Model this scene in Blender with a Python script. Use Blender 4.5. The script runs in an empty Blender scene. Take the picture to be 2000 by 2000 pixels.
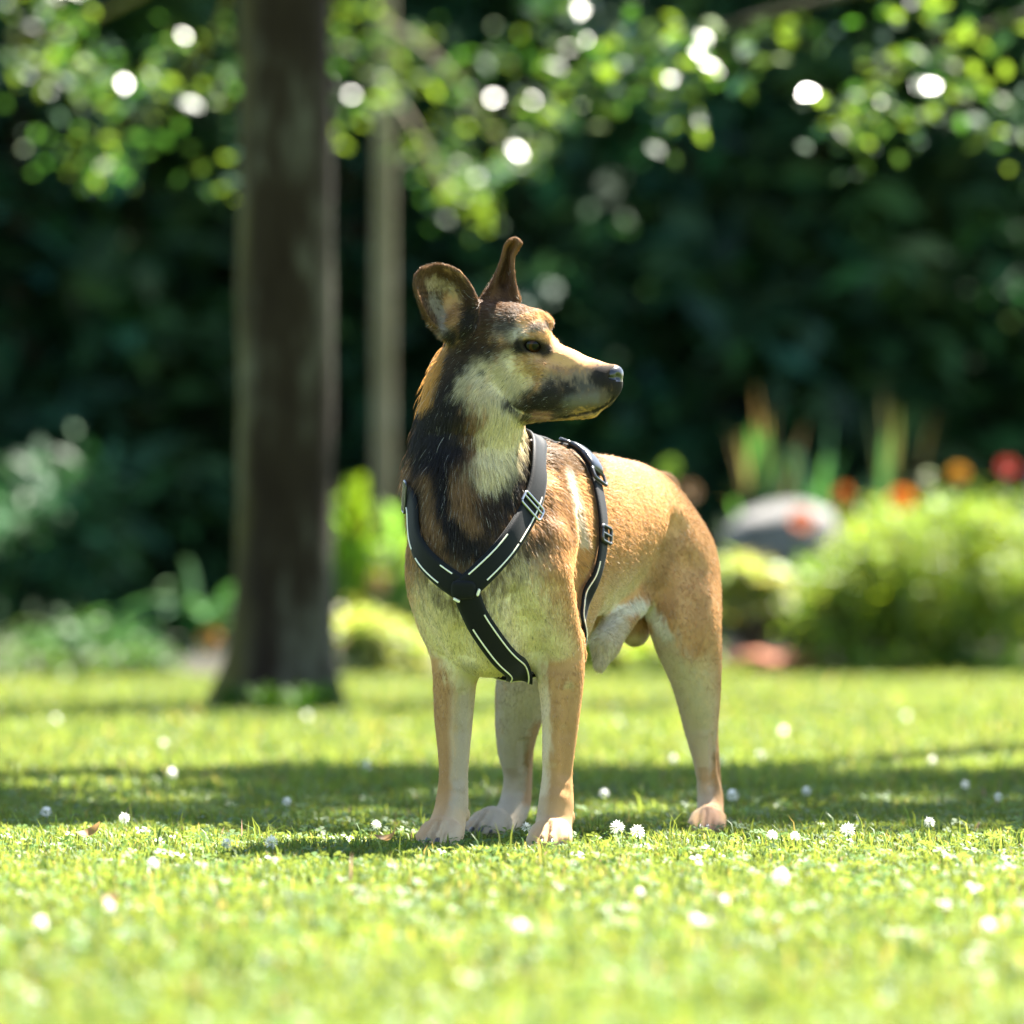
import bpy, math, random, time
import numpy as np
from mathutils import Vector, Matrix

T0 = time.time()
rng = np.random.default_rng(7)
random.seed(7)
scene = bpy.context.scene
COL = scene.collection

# ------------------------------------------------------------------ camera
CAM_Y, CAM_Z = -8.0, 0.36
FPX = 11345.0                       # focal length in pixels of a 2000 px wide frame
PITCH = math.atan(150.0 / FPX)
cam_data = bpy.data.cameras.new('camera')
cam_data.sensor_width = 36.0
cam_data.lens = 36.0 * FPX / 2000.0
cam_data.clip_start = 0.1
cam_data.clip_end = 2000.0
cam_data.dof.use_dof = True
cam_data.dof.focus_distance = 7.93
cam_data.dof.aperture_fstop = cam_data.lens / 52.0
cam_data.dof.aperture_blades = 0
cam = bpy.data.objects.new('camera', cam_data)
cam.location = (0.0, CAM_Y, CAM_Z)
cam.rotation_euler = (math.pi / 2 + PITCH, 0.0, 0.0)
COL.objects.link(cam)
scene.camera = cam

# ------------------------------------------------------------------ sky and sun
SUN_ELEV = math.radians(56.0)
SUN_AZ = math.radians(36.0)         # measured from +Y (away from the camera) towards +X (right)
world = bpy.data.worlds.new('World')
scene.world = world
world.use_nodes = True
wn = world.node_tree
sky = wn.nodes.new('ShaderNodeTexSky')
sky.sky_type = 'NISHITA'
sky.sun_disc = False
sky.sun_elevation = SUN_ELEV
sky.sun_rotation = SUN_AZ
sky.air_density = 1.0
sky.dust_density = 1.0
bg = wn.nodes['Background']
bg.inputs['Strength'].default_value = 0.052
wn.links.new(sky.outputs['Color'], bg.inputs['Color'])
sun_data = bpy.data.lights.new('sun', 'SUN')
sun_data.energy = 5.0
sun_data.angle = math.radians(0.53)
sun_data.color = (1.0, 0.94, 0.84)
sun = bpy.data.objects.new('sun', sun_data)
sdir = Vector((math.sin(SUN_AZ) * math.cos(SUN_ELEV), math.cos(SUN_AZ) * math.cos(SUN_ELEV), math.sin(SUN_ELEV)))
sun.rotation_euler = sdir.to_track_quat('Z', 'Y').to_euler()
sun.location = (4, 12, 20)
COL.objects.link(sun)

vs = scene.view_settings
scene.display_settings.display_device = 'sRGB'
vs.view_transform = 'Standard'
vs.look = 'None'
vs.gamma = 1.0
vs.exposure = 3.3
vs.use_curve_mapping = False
scene.cycles.use_denoising = True
try:
    scene.cycles.denoiser = 'OPENIMAGEDENOISE'
    scene.cycles.denoising_input_passes = 'RGB_ALBEDO_NORMAL'
except Exception:
    pass
scene.cycles.max_bounces = 5
scene.cycles.diffuse_bounces = 3
scene.cycles.glossy_bounces = 2
scene.cycles.transmission_bounces = 3
scene.cycles.transparent_max_bounces = 6
scene.cycles.sample_clamp_indirect = 6.0
scene.cycles.use_adaptive_sampling = False

# ------------------------------------------------------------------ helpers
_f = np.array([0.0, math.cos(PITCH), math.sin(PITCH)])
_u = np.array([0.0, -math.sin(PITCH), math.cos(PITCH)])
_r = np.array([1.0, 0.0, 0.0])
_c = np.array([0.0, CAM_Y, CAM_Z])

def P(px, py, Y=0.0):
    """the point of the place that stands at depth Y behind the dog and is seen at (px, py) of the 2000 px photograph"""
    d = _f + _r * ((px - 1000.0) / FPX) + _u * ((1000.0 - py) / FPX)
    return _c + d * ((Y - CAM_Y) / d[1])

def M(rpx, Y=0.0):
    return rpx * (Y - CAM_Y) / FPX

def project(v):
    q = np.asarray(v) - _c
    w = q @ _f
    return 1000.0 + FPX * (q @ _r) / w, 1000.0 - FPX * (q @ _u) / w

def link(o, parent=None):
    COL.objects.link(o)
    if parent is not None:
        o.parent = parent
    return o

def tag(o, label=None, cat=None, group=None, kind=None):
    if label: o['label'] = label
    if cat: o['category'] = cat
    if group: o['group'] = group
    if kind: o['kind'] = kind
    return o

def empty(name, loc=(0, 0, 0), rz=0.0):
    o = bpy.data.objects.new(name, None)
    o.empty_display_size = 0.05
    o.location = loc
    o.rotation_euler = (0, 0, rz)
    COL.objects.link(o)
    return o

def np_mesh(name, verts, faces, smooth=True):
    """mesh from numpy arrays; faces (n,3) or (n,4)"""
    verts = np.ascontiguousarray(verts, dtype=np.float32)
    faces = np.ascontiguousarray(faces, dtype=np.int32)
    n, k = faces.shape
    me = bpy.data.meshes.new(name)
    me.vertices.add(len(verts))
    me.vertices.foreach_set('co', verts.ravel())
    me.loops.add(n * k)
    me.loops.foreach_set('vertex_index', faces.ravel())
    me.polygons.add(n)
    me.polygons.foreach_set('loop_start', np.arange(0, n * k, k, dtype=np.int32))
    try:
        me.polygons.foreach_set('loop_total', np.full(n, k, dtype=np.int32))
    except Exception:
        pass
    me.update(calc_edges=True)
    if smooth:
        me.polygons.foreach_set('use_smooth', np.ones(n, dtype=bool))
    return me

def np_obj(name, verts, faces, mat=None, parent=None, smooth=True):
    me = np_mesh(name, verts, faces, smooth)
    if mat is not None:
        me.materials.append(mat)
    o = bpy.data.objects.new(name, me)
    return link(o, parent)

def set_color(me, name, rgb):
    """per-vertex colour attribute from an (n,3) array"""
    a = me.attributes.new(name, 'FLOAT_COLOR', 'POINT')
    c = np.ones((len(rgb), 4), dtype=np.float32)
    c[:, :3] = rgb
    a.data.foreach_set('color', c.ravel())

def vnoise(p, scale, seed=0):
    """cheap smooth value noise in -1..1 for an (n,3) array"""
    r = np.random.default_rng(seed)
    tab = r.random(4096).astype(np.float32) * 2 - 1
    q = np.asarray(p, dtype=np.float64) * scale + 1000.0
    i = np.floor(q).astype(np.int64)
    f = q - i
    f = f * f * (3 - 2 * f)
    out = 0
    for dx in (0, 1):
        for dy in (0, 1):
            for dz in (0, 1):
                h = ((i[:, 0] + dx) * 73856093 ^ (i[:, 1] + dy) * 19349663 ^ (i[:, 2] + dz) * 83492791) & 4095
                w = (f[:, 0] if dx else 1 - f[:, 0]) * (f[:, 1] if dy else 1 - f[:, 1]) * (f[:, 2] if dz else 1 - f[:, 2])
                out = out + tab[h] * w
    return out

def fbm(p, scale, seed=0, octaves=3):
    o, a, s = 0, 1.0, 0.0
    for k in range(octaves):
        o = o + a * vnoise(p, scale * 2 ** k, seed + 17 * k)
        s += a
        a *= 0.5
    return o / s

def material(name, color=(0.5, 0.5, 0.5), rough=0.6, spec=0.4, metallic=0.0):
    m = bpy.data.materials.new(name)
    m.use_nodes = True
    b = m.node_tree.nodes['Principled BSDF']
    b.inputs['Base Color'].default_value = (*color, 1)
    b.inputs['Roughness'].default_value = rough
    b.inputs['Specular IOR Level'].default_value = spec
    b.inputs['Metallic'].default_value = metallic
    return m
# ------------------------------------------------------------------ the dog's body: one implicit surface, polygonised
VOX = 0.0024
GMIN = np.array([-0.19, -0.33, -0.02])
GMAX = np.array([0.335, 0.74, 0.885])
GN = np.ceil((GMAX - GMIN) / VOX).astype(int) + 1
DF = np.full(tuple(GN), 0.2, dtype=np.float32)
AX = [(GMIN[i] + VOX * np.arange(GN[i])).astype(np.float32) for i in range(3)]

def _sub(lo, hi):
    a = np.clip(np.floor((np.asarray(lo) - GMIN) / VOX).astype(int), 0, GN - 1)
    b = np.clip(np.ceil((np.asarray(hi) - GMIN) / VOX).astype(int) + 1, 1, GN)
    sl = tuple(slice(a[i], b[i]) for i in range(3))
    X = AX[0][sl[0]][:, None, None]; Y = AX[1][sl[1]][None, :, None]; Z = AX[2][sl[2]][None, None, :]
    return sl, X, Y, Z

def _smin(a, b, k):
    if k <= 0: return np.minimum(a, b)
    h = np.maximum(k - np.abs(a - b), 0) / k
    return np.minimum(a, b) - h * h * k * 0.25

def _blend(sl, d, k, sub=False):
    if sub:
        DF[sl] = -_smin(-DF[sl], d, k)
    else:
        DF[sl] = _smin(DF[sl], d, k)

def cone(a, b, ra, rb, k=0.03, sub=False):
    """round cone between two points"""
    a = np.asarray(a, float); b = np.asarray(b, float)
    m = max(ra, rb) + k + 0.02
    sl, X, Y, Z = _sub(np.minimum(a, b) - m, np.maximum(a, b) + m)
    ba = b - a; l2 = ba @ ba; rr = ra - rb; a2 = max(l2 - rr * rr, 1e-9); il2 = 1.0 / l2
    px, py, pz = X - a[0], Y - a[1], Z - a[2]
    y = px * ba[0] + py * ba[1] + pz * ba[2]
    z = y - l2
    p2 = px * px + py * py + pz * pz
    x2 = np.maximum(p2 * l2 - y * y, 0) * l2
    y2 = y * y * l2; z2 = z * z * l2
    kk = np.sign(rr) * rr * rr * x2
    d = (np.sqrt(x2 * a2 * il2) + y * rr) * il2 - ra
    c1 = np.sign(z) * a2 * z2 > kk
    c2 = np.sign(y) * a2 * y2 < kk
    d = np.where(c2, np.sqrt(p2) - ra, d)
    d = np.where(c1, np.sqrt(x2 + z2) * il2 - rb, d)
    _blend(sl, d.astype(np.float32), k, sub)

def chain(pts, k=0.03, inner=0.0):
    """a limb: its pieces are joined tightly first, then blended into the body"""
    pp = np.array([p for p, r in pts]); rr = max(r for p, r in pts)
    m = rr + k + 0.02
    sl, X, Y, Z = _sub(pp.min(0) - m, pp.max(0) + m)
    keep = DF[sl].copy()
    DF[sl] = 0.2
    for (a, ra), (b, rb) in zip(pts[:-1], pts[1:]):
        cone(a, b, ra, rb, inner)
    d = DF[sl].copy()
    DF[sl] = keep
    _blend(sl, d, k)

def smooth_pts(pts, n=7):
    """Catmull-Rom through (point, radius) pairs so that a limb bends and tapers smoothly"""
    A = np.array([np.append(p, r) for p, r in pts])
    out = []
    m = len(A)
    for i in range(m - 1):
        p0, p1, p2, p3 = A[max(i - 1, 0)], A[i], A[i + 1], A[min(i + 2, m - 1)]
        for t in np.arange(n) / n:
            out.append(0.5 * (2 * p1 + (p2 - p0) * t + (2 * p0 - 5 * p1 + 4 * p2 - p3) * t * t + (3 * p1 - p0 - 3 * p2 + p3) * t ** 3))
    out.append(A[-1])
    return [(o[:3], o[3]) for o in out]

def ellip(c, axes, radii, k=0.04, sub=False):
    c = np.asarray(c, float); A = np.asarray(axes, float); r = np.asarray(radii, float)
    ext = np.sqrt(((A * r[:, None]) ** 2).sum(0)) + k + 0.02
    sl, X, Y, Z = _sub(c - ext, c + ext)
    px, py, pz = X - c[0], Y - c[1], Z - c[2]
    k0 = 0; k1 = 0
    for i in range(3):
        q = (px * A[i, 0] + py * A[i, 1] + pz * A[i, 2]) / r[i]
        k0 = k0 + q * q
        k1 = k1 + (q / r[i]) ** 2
    k0 = np.sqrt(k0); k1 = np.sqrt(k1) + 1e-6
    d = k0 * (k0 - 1.0) / k1
    _blend(sl, d.astype(np.float32), k, sub)

def sheet(pts, rad, k=0.008):
    """thin curved sheet given as sample points with a radius each"""
    pts = np.asarray(pts, float)
    m = 0.02
    sl, X, Y, Z = _sub(pts.min(0) - m, pts.max(0) + m)
    shp = np.broadcast_shapes(X.shape, Y.shape, Z.shape)
    d = np.full(shp, 0.2, dtype=np.float32)
    o = np.array([X.ravel()[0], Y.ravel()[0], Z.ravel()[0]])
    w = int(0.018 / VOX)
    for p, r in zip(pts, rad):
        i = np.round((p - o) / VOX).astype(int)
        a = np.maximum(i - w, 0); b = np.minimum(i + w + 1, shp)
        s = tuple(slice(a[j], b[j]) for j in range(3))
        q = np.sqrt((X[s[0]] - p[0]) ** 2 + (Y[:, s[1]] - p[1]) ** 2 + (Z[:, :, s[2]] - p[2]) ** 2) - r
        d[s] = np.minimum(d[s], q)
    _blend(sl, d, k)

def blur(passes):
    """soften the field so that the joins of the limbs run into each other"""
    for _ in range(passes):
        for ax in range(3):
            c = [slice(None)] * 3; lo = list(c); hi = list(c)
            c[ax] = slice(1, -1); lo[ax] = slice(0, -2); hi[ax] = slice(2, None)
            t = DF[tuple(lo)] + DF[tuple(hi)]
            t *= 0.25
            DF[tuple(c)] *= 0.5
            DF[tuple(c)] += t

def cast_many(uv, y0=-0.32, steps=60):
    p = np.array([P(u, v, y0) for u, v in uv]); d = np.array([P(u, v, y0 + 1.0) for u, v in uv]) - p
    d /= np.linalg.norm(d, axis=1, keepdims=True)
    for _ in range(steps):
        v = df_sample(p, False)[0]
        p = p + d * np.clip(v * 0.85, -0.01, 0.04)[:, None]
    return p

def cast(px, py, y0=-0.32, steps=60):
    """where the line of sight through a pixel of the photograph meets the dog"""
    p = P(px, py, y0)[None]; d = P(px, py, y0 + 1.0) - P(px, py, y0); d /= np.linalg.norm(d)
    for _ in range(steps):
        v = df_sample(p, False)[0]
        p = p + d * max(min(v[0] * 0.85, 0.04), -0.01)
    return p[0], df_sample(p)[1][0]

def surface_nets(D):
    ins = D < 0
    cnt = np.zeros(tuple(s - 1 for s in D.shape), dtype=np.int8)
    for dx in (0, 1):
        for dy in (0, 1):
            for dz in (0, 1):
                cnt += ins[dx:D.shape[0] - 1 + dx, dy:D.shape[1] - 1 + dy, dz:D.shape[2] - 1 + dz]
    cells = np.argwhere((cnt > 0) & (cnt < 8))
    flat = np.ravel_multi_index(cells.T, cnt.shape)
    acc = np.zeros((len(cells), 3)); num = np.zeros(len(cells))
    cor = [(x, y, z) for x in (0, 1) for y in (0, 1) for z in (0, 1)]
    val = {c: D[cells[:, 0] + c[0], cells[:, 1] + c[1], cells[:, 2] + c[2]].astype(float) for c in cor}
    for i, a in enumerate(cor):
        for b in cor[i + 1:]:
            if sum(abs(p - q) for p, q in zip(a, b)) != 1: continue
            va, vb = val[a], val[b]
            s = (va < 0) != (vb < 0)
            t = np.where(s, va / np.where(s, va - vb, 1), 0)
            pt = np.array(a)[None] + t[:, None] * (np.array(b) - np.array(a))[None]
            acc += np.where(s[:, None], pt, 0); num += s
    verts = GMIN + VOX * (cells + acc / num[:, None])
    def vid(ijk): return np.searchsorted(flat, np.ravel_multi_index(ijk.T, cnt.shape))
    faces = []
    for ax in range(3):
        u, v = (ax + 1) % 3, (ax + 2) % 3
        s0 = [slice(None)] * 3; s1 = [slice(None)] * 3
        s0[ax] = slice(0, -1); s1[ax] = slice(1, None)
        A, B = ins[tuple(s0)], ins[tuple(s1)]
        e = np.argwhere(A != B)
        ok = (e[:, u] > 0) & (e[:, v] > 0) & (e[:, u] < D.shape[u] - 1) & (e[:, v] < D.shape[v] - 1)
        e = e[ok]
        q = []
        for du, dv in ((-1, -1), (0, -1), (0, 0), (-1, 0)):
            c = e.copy(); c[:, u] += du; c[:, v] += dv
            q.append(vid(c))
        q = np.stack(q, 1)
        flip = ~A[e[:, 0], e[:, 1], e[:, 2]]
        q[flip] = q[flip][:, ::-1]
        faces.append(q)
    return verts, np.concatenate(faces)

def df_sample(p, grad=True):
    """signed distance and outward normal of the dog at points p"""
    q = (np.asarray(p) - GMIN) / VOX
    q = np.clip(q, 1.0, GN - 2.5)
    i = np.floor(q).astype(int); f = q - i
    def tri(ii):
        o = 0
        for dx in (0, 1):
            for dy in (0, 1):
                for dz in (0, 1):
                    w = (f[:, 0] if dx else 1 - f[:, 0]) * (f[:, 1] if dy else 1 - f[:, 1]) * (f[:, 2] if dz else 1 - f[:, 2])
                    o = o + w * DF[np.minimum(ii[:, 0] + dx, GN[0]-1), np.minimum(ii[:, 1] + dy, GN[1]-1), np.minimum(ii[:, 2] + dz, GN[2]-1)]
        return o
    d = tri(i)
    if not grad: return d, None
    g = np.stack([tri(np.clip(i + e, 0, GN - 2)) - tri(np.clip(i - e, 0, GN - 2)) for e in np.eye(3, dtype=int) * 2], 1)
    g /= np.linalg.norm(g, axis=1, keepdims=True) + 1e-9
    return d, g

# ---- frames: trunk (s forward, l to the dog's left, z up) and head (f forward, r to its right, u up)
YAW = math.radians(24.0)
DF_F = np.array([-math.sin(YAW), -math.cos(YAW), 0.0])
DF_L = np.array([math.cos(YAW), -math.sin(YAW), 0.0])
DF_U = np.array([0.0, 0.0, 1.0])
DOG_O = np.array([P(970, 1150, 0.01)[0], 0.01, 0.0])
def B(s, l, z): return DOG_O + s * DF_F + l * DF_L + z * DF_U
TRUNK = np.array([DF_F, DF_L, DF_U])
def trunk(s, l, z, rs, rl, rz, tilt=0.0, k=0.05):
    t = math.radians(tilt)
    ax = np.array([DF_F * math.cos(t) + DF_U * math.sin(t), DF_L, DF_U * math.cos(t) - DF_F * math.sin(t)])
    ellip(B(s, l, z), ax, (rs, rl, rz), k)

HEAD_C = P(1000, 680, -0.055)
HY, HP = math.radians(21.0), math.radians(11.6)
HF = np.array([math.cos(HY) * math.cos(HP), -math.sin(HY) * math.cos(HP), -math.sin(HP)])
HR = np.array([-math.sin(HY), -math.cos(HY), 0.0])
HU = np.cross(HF, -HR); HU = HU if HU[2] > 0 else -HU
HPX = 1.0 / 1418.0
HAX = np.array([HF, HR, HU])
def H(f, r, u): return HEAD_C + (f * HF + r * HR + u * HU) * HPX
def hell(f, r, u, rf, rr, ru, k=18, tilt=0.0, sub=False):
    t = math.radians(tilt)
    ax = np.array([HF * math.cos(t) + HU * math.sin(t), HR, HU * math.cos(t) - HF * math.sin(t)])
    ellip(H(f, r, u), ax, np.array((rf, rr, ru)) * HPX, k * HPX, sub)
def hcone(a, b, ra, rb, k=18, sub=False):
    cone(H(*a), H(*b), ra * HPX, rb * HPX, k * HPX, sub)

def limb(*pts, k=0.025):
    chain(smooth_pts([(P(x, y, Y), M(r, Y)) for x, y, Y, r in pts]), k)

def paw(px, py, Y, width, fwd, k=0.012):
    """four toes and a pad in front of the pastern; fwd is the ground direction the paw points to"""
    c = P(px, py, Y); fwd = np.asarray(fwd, float); fwd /= np.linalg.norm(fwd)
    side = np.array([-fwd[1], fwd[0], 0.0])
    w = M(width, Y)
    c = np.array([c[0], c[1], 0.0])
    ellip(c + np.array([0, 0, 0.024]), np.array([fwd, side, DF_U]), (0.040, w * 0.86, 0.024), k * 1.5)
    for i, o in enumerate((-0.66, -0.24, 0.24, 0.66)):
        adv = 0.034 if abs(o) < 0.5 else 0.022
        t0 = c + fwd * 0.008 + side * o * w + np.array([0, 0, 0.028])
        t1 = c + fwd * (adv + 0.006) + side * o * w * 1.08 + np.array([0, 0, 0.016])
        cone(t0, t1, 0.0125, 0.0135, 0.006)
    for o in (-0.45, 0.0, 0.45):                      # clefts between the toes
        cone(c + fwd * 0.022 + side * o * w + np.array([0, 0, 0.042]), c + fwd * 0.056 + side * o * w * 1.1 + np.array([0, 0, 0.012]), 0.0030, 0.0042, 0.004, sub=True)
    return c, fwd, side, w

def grid_sheet(rows, n_along=34, n_across=30):
    """resample rows of 3D points (Catmull-Rom both ways) to a dense grid"""
    R = np.asarray(rows, float)
    def cr(A, n):
        m = len(A); t = np.linspace(0, m - 1 - 1e-6, n); i = np.floor(t).astype(int); f = (t - i)
        f = f.reshape((-1,) + (1,) * (A.ndim - 1))
        g = lambda j: A[np.clip(j, 0, m - 1)]
        p0, p1, p2, p3 = g(i - 1), g(i), g(i + 1), g(i + 2)
        return 0.5 * (2 * p1 + (p2 - p0) * f + (2 * p0 - 5 * p1 + 4 * p2 - p3) * f ** 2 + (3 * p1 - p0 - 3 * p2 + p3) * f ** 3)
    A = cr(R, n_along)
    A = np.swapaxes(cr(np.swapaxes(A, 0, 1), n_across), 0, 1)
    return A

# ---- trunk
trunk(-0.05, 0, 0.415, 0.17, 0.090, 0.148, k=0.04)
trunk(0.05, 0, 0.390, 0.10, 0.074, 0.120, k=0.04)
trunk(-0.18, 0, 0.425, 0.19, 0.092, 0.128, k=0.04)
trunk(-0.30, 0, 0.445, 0.17, 0.088, 0.103, k=0.04)
trunk(-0.40, 0, 0.455, 0.14, 0.082, 0.090, k=0.04)
trunk(-0.47, 0, 0.438, 0.100, 0.082, 0.095, -25, k=0.04)
cone(B(0.03, 0, 0.50), B(-0.14, 0, 0.505), 0.050, 0.042, 0.05)
cone(B(0.02, 0, 0.300), B(-0.16, 0, 0.312), 0.060, 0.062, 0.04)
# ---- neck
limb((945, 1080, 0.0, 112), (921, 995, -0.005, 119), (920, 900, -0.015, 109), (923, 820, -0.025, 98), (930, 750, -0.03, 90), (950, 690, -0.035, 76), k=0.03)
limb((905, 960, -0.060, 84), (902, 1060, -0.075, 78), (912, 1150, -0.068, 58), (950, 1240, -0.040, 46), k=0.05)
cone(P(945, 800, -0.065), P(985, 785, -0.06), M(66), M(46), 0.03)
# ---- forelegs: shoulder blade and upper arm, then forearm, wrist, pastern
limb((1056, 930, 0.05, 46), (1064, 1040, 0.0, 57), (1052, 1120, -0.045, 66), (1070, 1200, -0.03, 58), (1091, 1270, 0.0, 49), (1095, 1320, 0.0, 46), (1095, 1400, -0.005, 37), (1089, 1505, -0.01, 30), (1086, 1570, -0.016, 35), (1081, 1610, -0.022, 34), (1080, 1636, -0.030, 28), k=0.03)
cone(P(1108, 1250, 0.045), P(1130, 1284, 0.055), M(34), M(17), 0.02)
cone(P(1113, 1590, 0.0), P(1117, 1606, 0.0), M(11), M(8), 0.008)
limb((868, 950, 0.11, 44), (862, 1040, 0.06, 54), (856, 1120, 0.02, 64), (867, 1200, 0.03, 56), (884, 1265, 0.055, 47), (888, 1320, 0.05, 43), (886, 1400, 0.045, 38), (886, 1505, 0.035, 29), (882, 1575, 0.03, 33), (872, 1612, 0.02, 33), (869, 1632, 0.010, 28), k=0.03)
cone(P(909, 1586, 0.05), P(913, 1601, 0.05), M(11), M(8), 0.008)
# ---- hind legs: thigh, knee, second thigh, hock, metatarsus
limb((1265, 1020, 0.47, 80), (1312, 1080, 0.45, 84), (1330, 1150, 0.43, 78), (1340, 1230, 0.40, 69), (1360, 1330, 0.42, 49), (1369, 1420, 0.46, 34), (1379, 1500, 0.49, 22), (1387, 1556, 0.50, 26), (1386, 1600, 0.475, 26), (1385, 1618, 0.46, 23), k=0.03)
cone(P(1390, 1390, 0.51), P(1400, 1550, 0.535), M(12), M(12), 0.012)
limb((1185, 1060, 0.52, 80), (1110, 1180, 0.45, 76), (1040, 1300, 0.38, 64), (1015, 1390, 0.40, 48), (1007, 1460, 0.43, 36), (1010, 1515, 0.455, 27), (1006, 1570, 0.455, 31), (984, 1612, 0.41, 30), (972, 1622, 0.38, 26), k=0.03)
cone(P(1034, 1420, 0.46), P(1028, 1565, 0.49), M(12), M(12), 0.012)
# ---- belly, flank fold, sheath, short hanging tail
cone(P(1226, 1172, 0.36), P(1278, 1120, 0.38), M(14), M(28), 0.035)
cone(P(1234, 1180, 0.34), P(1182, 1258, 0.27), M(26), M(27), 0.035)
cone(P(1182, 1258, 0.27), P(1171, 1302, 0.255), M(26), M(12), 0.012)
ellip(P(1240, 1228, 0.46), np.eye(3), (0.022, 0.03, 0.026), 0.012)
cone(P(1290, 960, 0.57), P(1322, 1120, 0.60), 0.030, 0.020, 0.02)
cone(P(1322, 1120, 0.60), P(1325, 1230, 0.60), 0.020, 0.010, 0.01)
blur(4)
PAWS = [paw(1078, 1668, -0.045, 37, (-0.15, -1, 0)), paw(866, 1660, -0.005, 38, (-0.3, -1, 0)),
        paw(1385, 1655, 0.43, 28, (-0.2, -1, 0)), paw(962, 1655, 0.35, 35, (-0.45, -0.9, 0))]
# ---- head
hell(-8, 0, 12, 90, 66, 74, 14)
hell(40, 0, 40, 45, 45, 42, 14, -25)
for s in (1, -1):
    hell(56, 30 * s, 31, 27, 18, 17, 12, -22)               # brow
    hell(-2, 40 * s, -40, 58, 32, 54, 16)                   # cheek muscle
    hell(66, 36 * s, -24, 40, 19, 20, 14, -10)              # cheekbone
hcone((-10, 0, -70), (60, 0, -88), 56, 42, 20)
hcone((60, 0, -28), (198, 0, -31), 52, 39, 14)
hcone((70, 0, 2), (120, 0, -6), 24, 22, 20)                 # bridge below the stop
for s in (1, -1):
    hcone((84, 20 * s, -72), (190, 14 * s, -56), 37, 30, 12)
hcone((46, 0, -98), (180, 0, -80), 39, 24, 7)
blur(1)
hell(206, 0, -20, 20, 27, 24, 8)
hell(216, 0, -11, 19, 25, 20, 4)
hell(226, 0, -28, 9, 8, 14, 4)
for s in (1, -1):
    hell(233, 14 * s, -13, 8, 6.5, 7, 2, sub=True)          # nostrils
    hell(224, 25 * s, -17, 9, 4, 4, 2, sub=True)
# eyes: the near one where the photograph shows it, the far one mirrored in the head's own frame
def mirror(p):
    q = np.asarray(p) - HEAD_C
    return HEAD_C + q - 2 * (q @ HR) * HR
EYE_P, EYE_N = cast(1040, 674)
EYES = []
EYE_R = 0.0130
for p, n in ((EYE_P, EYE_N), (mirror(EYE_P), EYE_N - 2 * (EYE_N @ HR) * HR)):
    t = HF - (HF @ n) * n; t /= np.linalg.norm(t)
    t = t - 0.35 * np.cross(n, t) * (1 if np.cross(n, t)[2] > 0 else -1); t /= np.linalg.norm(t)
    up = np.cross(n, t); up = up if up[2] > 0 else -up
    ellip(p, np.array([t, up, n]), (0.0205, 0.0135, 0.0085), 0.006)
    ellip(p + n * 0.003, np.array([t, up, n]), (0.0142, 0.0092, 0.013), 0.003, sub=True)
    EYES.append((p - n * 0.0070, n, t, up))
# the closed mouth: a shallow groove between lips and lower jaw, the same on both sides
mp = [cast(x, y)[0] for x, y in ((1197, 778), (1182, 792), (1160, 802), (1130, 809), (1100, 814), (1070, 814), (1040, 810), (1018, 800), (1000, 786))]
for pts in (mp, [mirror(q) for q in mp]):
    for i, (a, b) in enumerate(zip(pts[:-1], pts[1:])):
        cone(a, b, 0.0022, 0.0022, 0.003, sub=True)

# ---- muscle and bone: shallow grooves and ridges over trunk and limbs
def groove(pts, r, depth, k=0.012):
    q = [cast(*a) for a in pts]
    for (p0, n0), (p1, n1) in zip(q[:-1], q[1:]):
        cone(p0 + n0 * (r - depth), p1 + n1 * (r - depth), r, r, k, sub=True)
def ridge(pts, r, h, k=0.014):
    q = [cast(*a) for a in pts]
    for (p0, n0), (p1, n1) in zip(q[:-1], q[1:]):
        cone(p0 - n0 * (r - h), p1 - n1 * (r - h), r, r, k)
groove([(1322, 1030), (1300, 1085), (1278, 1140)], .020, .009, .02)
groove([(1352, 1110), (1358, 1180), (1350, 1250)], .020, .004, .02)
groove([(1128, 1010), (1136, 1090), (1138, 1170)], .016, .003, .015)
groove([(1004, 1170), (1026, 1225), (1042, 1275)], .016, .007, .018)
groove([(900, 1190), (902, 1240), (905, 1280)], .014, .005, .015)
ridge([(1076, 960), (1084, 1040), (1076, 1110)], .016, .003, .02)
ridge([(1080, 1330), (1078, 1400), (1078, 1480)], .012, .003, .012)
groove([(1112, 1350), (1108, 1430), (1104, 1510)], .010, .005, .008)
groove([(902, 1360), (900, 1430), (898, 1520)], .010, .005, .008)
ridge([(1086, 1562), (1084, 1578)], .014, .005, .010)
ridge([(880, 1568), (878, 1584)], .014, .005, .010)
groove([(1388, 1440), (1390, 1490), (1392, 1535)], .007, .005, .006)
groove([(1022, 1450), (1024, 1500), (1020, 1545)], .007, .004, .006)
ridge([(1376, 1440), (1378, 1510)], .010, .002, .01)
groove([(1060, 694), (1085, 706), (1110, 716)], .010, .0025, .008)
groove([(1000, 700), (1020, 735), (1030, 770)], .014, .003, .012)
groove([(1066, 622), (1082, 646), (1094, 668)], .009, .003, .008)
ridge([(1030, 650), (1048, 646), (1062, 654)], .010, .0025, .008)

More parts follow.
